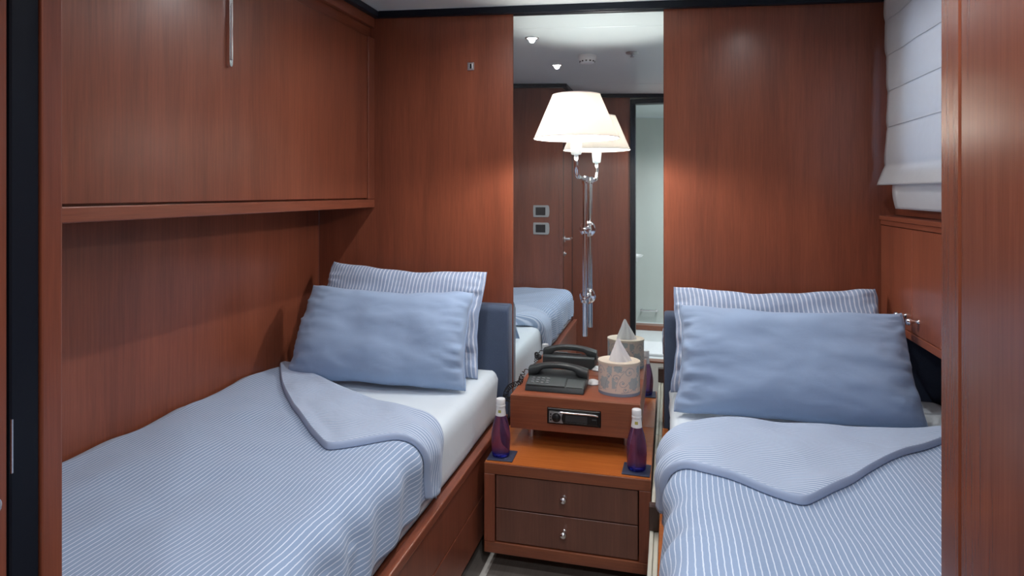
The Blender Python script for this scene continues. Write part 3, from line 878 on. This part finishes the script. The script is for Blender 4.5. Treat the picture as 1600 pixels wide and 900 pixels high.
# raised shelf box with the radio
SX0, SX1, SY0, SZ0, SZ1 = -0.586, -0.105, 2.30, 0.469, 0.592
sh = thing('raised_shelf_box', 'cherry box on short chrome legs holding the radio above the nightstand', 'shelf box', (-0.345, 2.45, 0.40))
bm = B()
RX0, RX1, RZ0, RZ1 = -0.4425, -0.2465, 0.500, 0.5565
for a in ((SX0, RX0 - 0.002, SZ0, SZ1), (RX1 + 0.002, SX1, SZ0, SZ1), (RX0 - 0.002, RX1 + 0.002, SZ0, RZ0 - 0.002), (RX0 - 0.002, RX1 + 0.002, RZ1 + 0.002, SZ1)):
    box(bm, a[0], a[1], SY0, SY0 + 0.018, a[2], a[3])
bmesh.ops.remove_doubles(bm, verts=bm.verts[:], dist=1e-6)
obj('front_board', bm, M['wood_x'], sh)
obj('top_board', bx(SX0, SX1, SY0 + 0.0185, YB - 0.001, SZ1 - 0.018, SZ1, bev=0.0015), M['wood_box'], sh)
obj('bottom_board', bx(SX0, SX1, SY0 + 0.0185, YB - 0.001, SZ0, SZ0 + 0.018), M['wood_x'], sh)
for a in ((SX0, SX0 + 0.018), (SX1 - 0.018, SX1)):
    obj('side_board', bx(a[0], a[1], SY0 + 0.0185, YB - 0.001, SZ0 + 0.0185, SZ1 - 0.0185), M['wood_y'], sh)
for x in (-0.530, -0.160):
    for y in (2.42, 2.58):
        obj('leg', lathe(B(), [(0, 0), (0.013, 0), (0.013, SZ0 - 0.4005), (0, SZ0 - 0.4005)], (x, y, 0.4003), 'z', 20), M['satin'], sh, smooth=True, autosm=40)

# car radio set in the box
rd = thing('car_radio', 'black and silver radio set into the cherry shelf box', 'radio', ((RX0 + RX1) / 2, SY0, RZ0))
bm = B()
box(bm, RX0, RX1, SY0 - 0.004, SY0 + 0.15, RZ0, RZ1, bev=0.002)
obj('surround', bm, M['blackplastic'], rd)
obj('faceplate', bx(RX0 + 0.007, RX1 - 0.007, SY0 - 0.010, SY0 - 0.0042, RZ0 + 0.006, RZ1 - 0.007, bev=0.003, seg=2), M['blackplastic'], rd)
bm = B()
prof = [(RX0 + 0.008, RZ0 + 0.007), (RX0 + 0.060, RZ0 + 0.007)] + [(RX0 + 0.060 - 0.006 * math.sin(PI * i / 8), RZ0 + 0.007 + 0.036 * i / 8) for i in range(1, 8)] + [(RX0 + 0.060, RZ1 - 0.010), (RX0 + 0.008, RZ1 - 0.008)]
prism(bm, prof, 'y', SY0 - 0.0125, SY0 - 0.0102)
obj('silver_panel', bm, M['silverplastic'], rd)
bm = tube(B(), smooth_path([(RX0 + 0.045, SY0 - 0.012, RZ1 - 0.010), (RX0 + 0.10, SY0 - 0.013, RZ1 - 0.0105), (RX1 - 0.02, SY0 - 0.013, RZ1 - 0.011), (RX1 - 0.009, SY0 - 0.011, RZ1 - 0.015)]), [0.003] * 19, 8)
obj('chrome_bar', bm, M['chrome'], rd, smooth=True)
kn = obj('volume_knob', lathe(B(), [(0, 0), (0.0165, 0), (0.0165, -0.004), (0.014, -0.005), (0.0135, -0.013), (0.011, -0.015), (0, -0.015)], (RX0 + 0.035, SY0 - 0.0127, RZ0 + 0.027), 'y', 28), M['blackplastic'], rd, smooth=True, autosm=40)
obj('ring', lathe(B(), [(0.0172, 0), (0.0195, 0), (0.0195, -0.003), (0.0172, -0.003), (0.0172, 0)], (RX0 + 0.035, SY0 - 0.0127, RZ0 + 0.027), 'y', 28), M['silverplastic'], kn, smooth=True, autosm=40)
obj('display', bx(RX0 + 0.068, RX1 - 0.046, SY0 - 0.0125, SY0 - 0.0102, RZ0 + 0.014, RZ1 - 0.018, bev=0.0008), M['screen'], rd)
for i in range(3):
    obj('button', bx(RX0 + 0.0115, RX0 + 0.0165, SY0 - 0.0150, SY0 - 0.0127, RZ0 + 0.014 + 0.010 * i, RZ0 + 0.0215 + 0.010 * i, bev=0.0008), M['blackplastic'], rd)
for i in range(6):
    obj('button', bx(RX0 + 0.068 + 0.0135 * i, RX0 + 0.0795 + 0.0135 * i, SY0 - 0.0122, SY0 - 0.0102, RZ0 + 0.008, RZ0 + 0.0125, bev=0.0006), M['phone'], rd)
obj('button', bx(RX1 - 0.030, RX1 - 0.014, SY0 - 0.0122, SY0 - 0.0102, RZ0 + 0.026, RZ0 + 0.031, bev=0.0006), M['phone_panel'], rd)

# ------------------------------------------------------------------ telephone
PX, PY, PZ = -0.431, 2.362, SZ1
ph = thing('telephone', 'charcoal corded desk telephone on the cherry shelf box', 'telephone', (PX, PY, PZ))
def lp(n, bm, m, par=ph, **k): return obj(n, bm, m, par, local=True, **k)
hw = 0.114
bm = B()
prism(bm, [(0.0, 0.001), (0.010, 0.020), (0.058, 0.032), (0.075, 0.036), (0.150, 0.050), (0.165, 0.044), (0.168, 0.001)], 'x', -hw, hw, bev=0.003)
base = lp('base', bm, M['phone'], smooth=True, autosm=35)
# sloped keypad panel and the stepped plate at its right
def slope(y): return 0.0205 + (y - 0.010) * (0.0120 / 0.048)
bm = B()
prism(bm, [(0.008, slope(0.008) + 0.0005), (0.008, slope(0.008) + 0.0055), (0.068, slope(0.068) + 0.0050), (0.068, slope(0.068) + 0.0005)], 'x', -hw + 0.006, 0.040, bev=0.001)
pn = lp('keypad_panel', bm, M['phone_panel'])
bm = B()
prism(bm, [(0.010, slope(0.010) + 0.0005), (0.010, slope(0.010) + 0.0025), (0.066, slope(0.066) + 0.0025), (0.066, slope(0.066) + 0.0005)], 'x', 0.046, hw - 0.006, bev=0.0008)
lp('memo_plate', bm, M['phone_panel'])
kd = B()
for r in range(3):
    for c in range(4):
        x = -0.095 + 0.0195 * c; y = 0.020 + 0.0150 * r
        z = slope(y) + 0.0052
        box(kd, x, x + 0.0115, y, y + 0.0085, z - 0.001, z + 0.0040, bev=0.001)
finish(obj('keypad', kd, M['key'], pn, local=True), 'three rows of small grey keys')
# handset arches over the back
bm = B()
nh = 24
def hs(t):
    """centre line and half sizes of the handset at t in -1..1"""
    x = (hw + 0.004) * t
    z = 0.062 + 0.020 * (1 - t * t)
    return x, z
rings = []
for i in range(nh + 1):
    t = -1 + 2 * i / nh
    x, z = hs(t)
    e = sstep(0.52, 0.72, abs(t))
    zb = z - 0.016 - 0.016 * e          # ear and mouth pieces reach down
    zt_ = z + 0.006
    hy0 = 0.020 + 0.006 * e
    yc = 0.108
    ring = []
    for k in range(16):
        a = 2 * PI * k / 16
        cy, cz = math.cos(a), math.sin(a)
        ry = math.copysign(abs(cy) ** 0.55, cy) * hy0
        rz = math.copysign(abs(cz) ** 0.55, cz)
        zc = (zb + zt_) / 2 + rz * (zt_ - zb) / 2
        ring.append(bm.verts.new((x, yc + ry, zc)))
    rings.append(ring)
for a, b in zip(rings[:-1], rings[1:]):
    for k in range(16):
        bm.faces.new((a[k], a[(k + 1) % 16], b[(k + 1) % 16], b[k]))
bm.faces.new(rings[0]); bm.faces.new(rings[-1])
lp('handset', bm, M['phone'], smooth=True, autosm=50)
# coiled cord from the handset's left end, over the box edge
path = smooth_path([(-hw - 0.002, 0.100, 0.050), (-hw - 0.022, 0.105, 0.052), (-hw - 0.036, 0.100, 0.022), (-hw - 0.034, 0.060, 0.012), (-hw - 0.055, 0.020, 0.011), (-hw - 0.065, -0.015, 0.004), (-hw - 0.069, -0.035, -0.02), (-hw - 0.064, 0.02, -0.045), (-hw - 0.062, 0.08, -0.07)], 14)
tot = len(path); coil = []
for i in range(tot * 5):
    s = i / 5
    k = min(int(s), tot - 2); f = s - k
    p = path[k].lerp(path[min(k + 1, tot - 1)], f)
    d = (path[min(k + 1, tot - 1)] - path[k]).normalized()
    u1 = d.cross(Vector((0, 0, 1)))
    u1 = u1.normalized() if u1.length > 1e-3 else Vector((1, 0, 0))
    u2 = d.cross(u1)
    A_ = 0.0085 * sstep(14, 24, s)
    an = s * 2 * PI / 4.2
    coil.append(p + (u1 * math.cos(an) + u2 * math.sin(an)) * A_)
lp('coiled_cord', tube(B(), coil, 0.0017, 6), M['blackplastic'], smooth=True)

# small white dome behind the telephone
wd = thing('white_dome_button', 'small white domed button beside the tissue box', 'button', (-0.300, 2.52, SZ1))
obj('dome', lathe(B(), [(0, 0.0005), (0.028, 0.0005), (0.029, 0.003), (0.024, 0.009), (0.014, 0.014), (0, 0.016)], (0, 0, 0), 'z', 28), M['white'], wd, smooth=True, local=True, autosm=60)
obj('rim', lathe(B(), [(0.029, 0.0005), (0.033, 0.0005), (0.033, 0.003), (0.0295, 0.0035), (0.029, 0.0005)], (0, 0, 0), 'z', 28), M['silverplastic'], wd, local=True)

# ------------------------------------------------------------------ tissue box
TX, TY = -0.190, 2.434
tb = thing('tissue_box', 'oval tissue box with blue floral print, tissue pulled up', 'tissue box', (TX, TY, SZ1))
ra, rb2, th = 0.079, 0.062, 0.122
def tprint(s, z):
    """printed pattern in metres round the box: tendrils, curls and round leaves"""
    base = Vector((0.72, 0.61, 0.53))
    blue = Vector((0.27, 0.41, 0.46))
    deep = Vector((0.25, 0.30, 0.36))
    if z < 0.012: return Vector((0.24, 0.29, 0.38))
    k = 0.0; kd = 0.0
    P = 0.11
    ss = (s % P)
    for cx, cz, r in ((0.078, 0.047, 0.021), (0.020, 0.106, 0.014), (0.103, 0.098, 0.013), (-0.007, 0.047, 0.021), (0.130, 0.106, 0.014)):
        d = math.hypot((ss - cx), (z - cz) * 0.9)
        if d < r * (1 + 0.12 * math.sin(7 * math.atan2(z - cz, ss - cx))):
            k = max(k, 0.80 + 0.12 * nz(ss * 900, z * 900, 2))
    for cx, cz, r0, turns, dr in ((0.060, 0.090, 0.020, 1.6, 1), (0.036, 0.050, 0.016, 1.4, -1), (0.014, 0.070, 0.014, 1.5, 1), (0.045, 0.026, 0.011, 1.3, -1), (0.098, 0.075, 0.010, 1.3, 1), (0.030, 0.100, 0.010, 1.3, -1)):
        dx, dz = ss - cx, z - cz
        d = math.hypot(dx, dz)
        if d < r0 * 1.1:
            a = (math.atan2(dz, dx) * dr) % (2 * PI)
            for n_ in range(2):
                rr = r0 * (1 - (a + 2 * PI * n_) / (2 * PI * turns))
                if rr > 0 and abs(d - rr) < 0.0012: kd = 1.0
            if d < 0.0035: k = max(k, 0.9)
    for (x0, z0, x1, z1, bow) in ((0.012, 0.020, 0.060, 0.110, 0.012), (0.030, 0.016, 0.078, 0.030, -0.006), (0.085, 0.020, 0.108, 0.085, 0.008)):
        t = ((ss - x0) * (x1 - x0) + (z - z0) * (z1 - z0)) / ((x1 - x0) ** 2 + (z1 - z0) ** 2)
        if 0 < t < 1:
            nx_, nz2 = -(z1 - z0), (x1 - x0)
            l = math.hypot(nx_, nz2)
            d = ((ss - x0) * nx_ + (z - z0) * nz2) / l - bow * math.sin(PI * t)
            if abs(d) < 0.0011: kd = 1.0
    c = base.lerp(blue, k * 0.8)
    return c.lerp(deep, kd * 0.65)
bm = B()
nU, nZ = 300, 90
colL = bm.loops.layers.float_color.new('print')
V = [[bm.verts.new((ra * math.cos(2 * PI * i / nU), rb2 * math.sin(2 * PI * i / nU), 0.0005 + th * j / nZ)) for j in range(nZ + 1)] for i in range(nU)]
for i in range(nU):
    for j in range(nZ):
        i2 = (i + 1) % nU
        f = bm.faces.new((V[i][j], V[i2][j], V[i2][j + 1], V[i][j + 1]))
        for l, (a, b) in zip(f.loops, ((i, j), (i + 1, j), (i + 1, j + 1), (i, j + 1))):
            c = tprint(a / nU * 2 * PI * 0.0703 + 0.018, th * b / nZ)
            l[colL] = (*c, 1)
bm.faces.new([V[i][0] for i in range(nU)][::-1])
obj('carton', bm, M['print'], tb, local=True, smooth=True, autosm=60)
M['card'] = plain('cream card lid', (0.76, 0.66, 0.54), 0.6)
bm = lathe(B(), [(0.036, th - 0.003), (0.040, th + 0.0005), (0.072, th + 0.0005), (0.079, th + 0.003), (0.0805, th + 0.002), (0.0805, th - 0.006), (0.0795, th - 0.006)], (0, 0, 0), 'z', 64, sy=rb2 / ra)
lid = obj('lid', bm, M['card'], tb, local=True, smooth=True, autosm=30)
bm = B()
def tis(u, v):
    a = 2 * PI * u
    r = 0.036 * (1 - v) ** 0.85 + 0.0025
    fold = 1 + 0.22 * math.sin(3 * a + 1) * (1 - v * 0.5) + 0.10 * math.sin(7 * a + 4 * v)
    return (r * fold * math.cos(a) * 1.05 - 0.004 * v, r * fold * math.sin(a) * 0.55, th - 0.006 + 0.088 * v + 0.004 * math.sin(4 * a) * v)
grid(bm, 64, 24, tis, closed_u=True)
obj('tissue', bm, M['tissue'], tb, local=True, smooth=True)

# ------------------------------------------------------------------ bottles and coasters
def bottle(x, y, z, label):
    b = thing('water_bottle', label, 'bottle', (x, y, z), group='violet water bottles on the nightstand')
    prof = [(0, 0.0), (0.024, 0.0), (0.0275, 0.003), (0.0285, 0.010), (0.0300, 0.035), (0.0310, 0.060), (0.0300, 0.080), (0.0270, 0.103), (0.0225, 0.125), (0.0180, 0.145), (0.0152, 0.160), (0.0138, 0.172), (0.0130, 0.182), (0, 0.182)]
    sp = [(p[0] * (1.13 if p[1] < 0.12 else 1.13 - 0.13 * min(1, (p[1] - 0.12) / 0.05)), p[1]) for p in prof]
    obj('glass', lathe(B(), sp, n=40), M['violet'], b, local=True, smooth=True, autosm=60)
    nl = obj('neck_label', lathe(B(), [(0.0184, 0.1455), (0.0190, 0.1455), (0.0172, 0.160), (0.0158, 0.176), (0.0150, 0.176)], n=32), M['white'], b, local=True, smooth=True, autosm=60)
    bm = B()
    def mk(u, v):
        a = -PI / 2 - 0.32 + 0.64 * u
        zz = 0.158 + 0.010 * v
        r = 0.01745 - (zz - 0.158) * 0.0875 / 1.0
        return (r * 1.012 * math.cos(a), r * 1.012 * math.sin(a), zz)
    grid(bm, 8, 3, mk)
    M.setdefault('emblem', plain('yellow green emblem', (0.45, 0.42, 0.10), 0.5))
    obj('emblem', bm, M['emblem'], nl, local=True, smooth=True)
    cap = [(0.0148, 0.177), (0.0170, 0.177), (0.0172, 0.183), (0.0160, 0.1835), (0.0162, 0.186), (0.0165, 0.203), (0.0150, 0.2055), (0, 0.206)]
    obj('cap', lathe(B(), cap, n=36), M['white'], b, local=True, smooth=True, autosm=40)
BLX, BLY = -0.5965, 2.20
BRX, BRY = -0.112, 2.205
def coaster(x, y, rz, label):
    o = obj('coaster', box(B(), -0.047, 0.047, -0.047, 0.047, 0.0005, 0.0045, bev=0.0012), M['coaster'])
    o.location = (x, y, 0.400); o.rotation_euler = (0, 0, rz)
    finish(o, label, 'coaster', 'navy coasters on the nightstand')
coaster(BLX + 0.005, BLY + 0.002, 0.03, 'navy coaster under the bottle beside the left bed')
coaster(BRX, BRY - 0.002, -0.03, 'navy coaster under the bottle beside the right bed')
bottle(BLX, BLY, 0.4046, 'violet glass bottle with white cap beside the left bed')
bottle(BRX, BRY, 0.4046, 'violet glass bottle with white cap beside the right bed')

# ------------------------------------------------------------------ mirror lamp
LX, LYR, LYS = -0.334, 2.532, 2.290
lamp = thing('wall_lamp', 'swing arm wall lamp with ivory shade and chrome rod on the mirror', 'lamp', (LX, YB, 1.0))
z_top = 1.395
pts = [(LX, LYR, 0.777), (LX, LYR, z_top - 0.03)] + [(LX, LYR - 0.03 * (1 - math.cos(t)), z_top - 0.03 + 0.03 * math.sin(t)) for t in [PI / 2 * i / 6 for i in range(1, 7)]]
obj('rod', tube(B(), [(LX, LYR, 0.777), (LX, LYR, z_top)], 0.0095, 20), M['chrome'], lamp, smooth=True, autosm=50)
obj('elbow', lathe(B(), [(0, 0), (0.013, 0), (0.0135, 0.004), (0.0135, 0.026), (0.011, 0.030), (0, 0.030)], (LX, LYR, z_top), 'z', 20), M['chrome'], lamp, smooth=True, autosm=50)
za = z_top + 0.016
arm = [(LX, LYR - 0.006, za), (LX, LYS + 0.055, za + 0.006)] + [(LX, LYS + 0.055 - 0.055 * math.sin(t), za + 0.006 + 0.045 * (1 - math.cos(t))) for t in [PI / 2 * i / 8 for i in range(1, 9)]] + [(LX, LYS, za + 0.085)]
obj('arm', tube(B(), arm, 0.0085, 16), M['chrome'], lamp, smooth=True)
for z in (1.206, 0.926):
    rs = obj('rosette', lathe(B(), [(0, -0.0005), (0.033, -0.0005), (0.034, -0.003), (0.033, -0.008), (0.028, -0.011), (0.014, -0.013), (0.012, -0.018), (0.012, YB * 0 - (YB - LYR) + 0.009), (0, -(YB - LYR) + 0.009)], (LX, YB, z), 'y', 32), M['chrome'], lamp, smooth=True, autosm=35)
    obj('clamp', lathe(B(), [(0.0105, -0.013), (0.015, -0.013), (0.0165, -0.009), (0.0165, 0.009), (0.015, 0.013), (0.0105, 0.013), (0.0105, -0.013)], (LX, LYR, z), 'z', 24), M['chrome'], rs, smooth=True, autosm=50)
    obj('thumb_screw', lathe(B(), [(0, -0.012), (0.009, -0.012), (0.0095, -0.016), (0.0095, -0.026), (0.007, -0.028), (0, -0.028)], (LX, LYR, z), 'y', 20), M['chrome'], rs, smooth=True, autosm=50)
zs0, zs1 = 1.556, 1.716
obj('socket', lathe(B(), [(0, 0), (0.016, 0), (0.019, 0.004), (0.022, 0.040), (0.022, 0.046), (0, 0.046)], (LX, LYS, za + 0.086), 'z', 28), M['socket'], lamp, smooth=True, autosm=50)
obj('bulb_holder', lathe(B(), [(0, 0), (0.015, 0), (0.015, 0.0325), (0, 0.0325)], (LX, LYS, za + 0.1325), 'z', 24), M['satin'], lamp, smooth=True, autosm=50)
sd = obj('shade', lathe(B(), [(0.156, zs0), (0.0875, zs1), (0.0860, zs1), (0.1545, zs0), (0.156, zs0)], (LX, LYS, 0), 'z', 72), M['shade'], lamp, smooth=True, autosm=40)
for r, z in ((0.1557, zs0 + 0.001), (0.0872, zs1 - 0.001)):
    ring = [(LX + r * math.cos(2 * PI * i / 72), LYS + r * math.sin(2 * PI * i / 72), z) for i in range(73)]
    obj('shade_ring', tube(B(), ring, 0.0018, 6), M['shade'], sd, smooth=True)
bz = za + 0.1655
obj('bulb', lathe(B(), [(0, 0), (0.010, 0), (0.014, 0.010), (0.020, 0.028), (0.020, 0.040), (0.012, 0.054), (0, 0.058)], (LX, LYS, bz), 'z', 24), M['bulb'], lamp, smooth=True)
def light(kind, name, loc, power, col, parent=None, **k):
    d = bpy.data.lights.new(name, kind)
    d.energy = power; d.color = col
    for a, b in k.items(): setattr(d, a, b)
    o = bpy.data.objects.new(name, d)
    C.objects.link(o)
    o.location = loc
    if parent is not None:
        o.parent = parent; o.location = Vector(loc) - root_loc(parent)
    return o

# ------------------------------------------------------------------ ceiling fittings
def cz(x): return CEIL - 0.0373 * (x + 0.02)
def downlight(x, y, label, power, spot=1.9, size=0.016):
    z = cz(x)
    t = thing('downlight', label, 'downlight', (x, y, z), group='ceiling downlights')
    obj('ring', lathe(B(), [(0.026, -0.0002), (0.036, -0.0002), (0.036, -0.004), (0.030, -0.006), (0.026, -0.004), (0.026, -0.0002)], n=32), M['satin'], t, local=True, smooth=True, autosm=40)
    obj('lens', lathe(B(), [(0, -0.0002), (0.0255, -0.0002), (0.0255, -0.003), (0, -0.003)], n=32), M['glow'], t, local=True)
    light('SPOT', 'downlight_beam', (x, y, z - 0.010), power, DOWN_COL, t, spot_size=spot, spot_blend=0.9, shadow_soft_size=size)
downlight(-0.690, 2.08, 'downlight nearer the mirror above the left bed edge', P_DOWN, spot=2.9)
downlight(-0.686, 1.37, 'second downlight from the mirror above the left bed', P_DOWN, spot=2.9)
downlight(0.33, 2.02, 'downlight above the pillows of the right bed', P_DOWN * 0.62, spot=2.9)
downlight(0.33, 1.25, 'downlight above the foot of the right bed', P_DOWN * 0.30, spot=2.9)
downlight(0.08, 0.42, 'added unseen downlight above the lobby, filling the cabin from the front', P_FILL, spot=2.45)  # added lamp outside the mirror's view, brightens surfaces facing the lobby
downlight(0.30, -0.55, 'downlight above the bathroom floor', P_BATH, spot=2.7)

SX, SYd = -0.463, 1.63
smk = thing('smoke_detector', 'white round smoke detector on the ceiling seen in the mirror', 'smoke detector', (SX, SYd, cz(SX)))
obj('housing', lathe(B(), [(0, -0.0005), (0.052, -0.0005), (0.053, -0.012), (0.049, -0.024), (0.040, -0.042), (0.034, -0.046), (0, -0.047)], n=40), M['white'], smk, local=True, smooth=True, autosm=50)
for i in range(12):
    a = 2 * PI * i / 12
    bm = box(B(), 0.0375, 0.0445, -0.005, 0.005, -0.040, -0.029)
    bmesh.ops.rotate(bm, verts=bm.verts[:], cent=(0, 0, 0), matrix=Matrix.Rotation(a, 3, 'Z'))
    obj('vent', bm, M['blackplastic'], smk, local=True)
PXs = -0.205
spk = thing('sprinkler', 'small dark metal sprinkler head on the ceiling seen in the mirror', 'sprinkler', (PXs, 1.69, cz(PXs)))
obj('flange', lathe(B(), [(0, -0.0003), (0.036, -0.0003), (0.034, -0.006), (0.012, -0.009), (0, -0.009)], n=28), M['silverplastic'], spk, local=True, smooth=True, autosm=40)
obj('stem', lathe(B(), [(0, -0.0092), (0.006, -0.0092), (0.006, -0.024), (0, -0.024)], n=16), M['silverplastic'], spk, local=True, smooth=True, autosm=40)
obj('deflector', lathe(B(), [(0, -0.0242), (0.012, -0.0242), (0.012, -0.026), (0, -0.026)], n=20), M['silverplastic'], spk, local=True)

# ------------------------------------------------------------------ switches and small fittings
for z, lab in ((1.217, 'upper of two grey switch plates beside the entrance door'), (1.088, 'lower of two grey switch plates beside the entrance door')):
    sw = thing('switch_plate', lab, 'switch', (-0.930, YF, z), group='switch plates')
    bm = B()
    prism(bm, [(-0.060, -0.044), (0.052, -0.044), (0.060, -0.030), (0.062, 0.0), (0.060, 0.030), (0.052, 0.044), (-0.060, 0.044), (-0.062, 0.0)], 'y', 0.0005, 0.009, bev=0.002)
    obj('plate', bm, M['grey'], sw, local=True)
    obj('rocker', box(B(), -0.042, 0.032, 0.0092, 0.0135, -0.029, 0.029, bev=0.002), M['blackplastic'], sw, local=True)
# metal hook plate on the back wall
gx, gz = -0.846, 1.91
hk = thing('wall_socket_plate', 'tiny square metal fitting high on the wall left of the mirror', 'fitting', (gx, YB, gz))
obj('plate', box(B(), -0.015, 0.015, -0.005, -0.0003, -0.017, 0.017, bev=0.0012), M['satin'], hk, local=True)
obj('slot', box(B(), -0.0035, 0.0035, -0.0065, -0.0052, -0.010, 0.010), M['blackplastic'], hk, local=True)
for x in (-0.0065, 0.0065):
    obj('bar', box(B(), x - 0.0018, x + 0.0018, -0.010, -0.0052, -0.011, 0.011, bev=0.0008), M['chrome'], hk, local=True)

# ------------------------------------------------------------------ what the mirror shows of the bathroom
bs = thing('wash_basin', 'white porcelain wash basin in the bathroom seen in the mirror', 'basin', (-0.52, -0.78, 0.62))
obj('bowl', lathe(B(), [(0, 0), (0.10, 0), (0.19, 0.05), (0.265, 0.125), (0.275, 0.135), (0.275, 0.145), (0.255, 0.145), (0.20, 0.09), (0.08, 0.03), (0, 0.025)], n=48, sy=0.8), M['porcelain'], bs, local=True, smooth=True, autosm=50)
obj('pedestal', lathe(B(), [(0, -0.62), (0.11, -0.62), (0.08, -0.45), (0.07, -0.1), (0.10, -0.001), (0, -0.001)], n=32), M['porcelain'], bs, local=True, smooth=True, autosm=50)
mt = obj('bath_mat', B() if False else bx(-0.42, 0.10, -0.52, -0.08, 0.001, 0.022, bev=0.008, seg=2), M['towel'])
finish(mt, 'white towelling bath mat on the bathroom floor', 'bath mat')
stp = obj('shower_step', bx(BX0 + 0.001, BX1 - 0.001, -1.16, -1.06, 0.0005, 0.05, bev=0.004), M['wood_x'])
finish(stp, 'low wooden step across the bathroom floor', 'step')
tr = thing('grab_rail', 'short chrome rail low on the bathroom wall', 'rail', (-0.20, BY0, 0.13))
obj('bar', tube(B(), [(-0.30, BY0 + 0.04, 0.13), (-0.12, BY0 + 0.04, 0.13)], 0.010, 12), M['chrome'], tr, smooth=True, autosm=50)
for x in (-0.285, -0.135):
    obj('bracket', lathe(B(), [(0, 0.0003), (0.014, 0.0003), (0.014, 0.005), (0.007, 0.008), (0.007, 0.0295), (0, 0.0295)], (x, BY0, 0.13), 'y', 16), M['chrome'], tr, smooth=True, autosm=50)
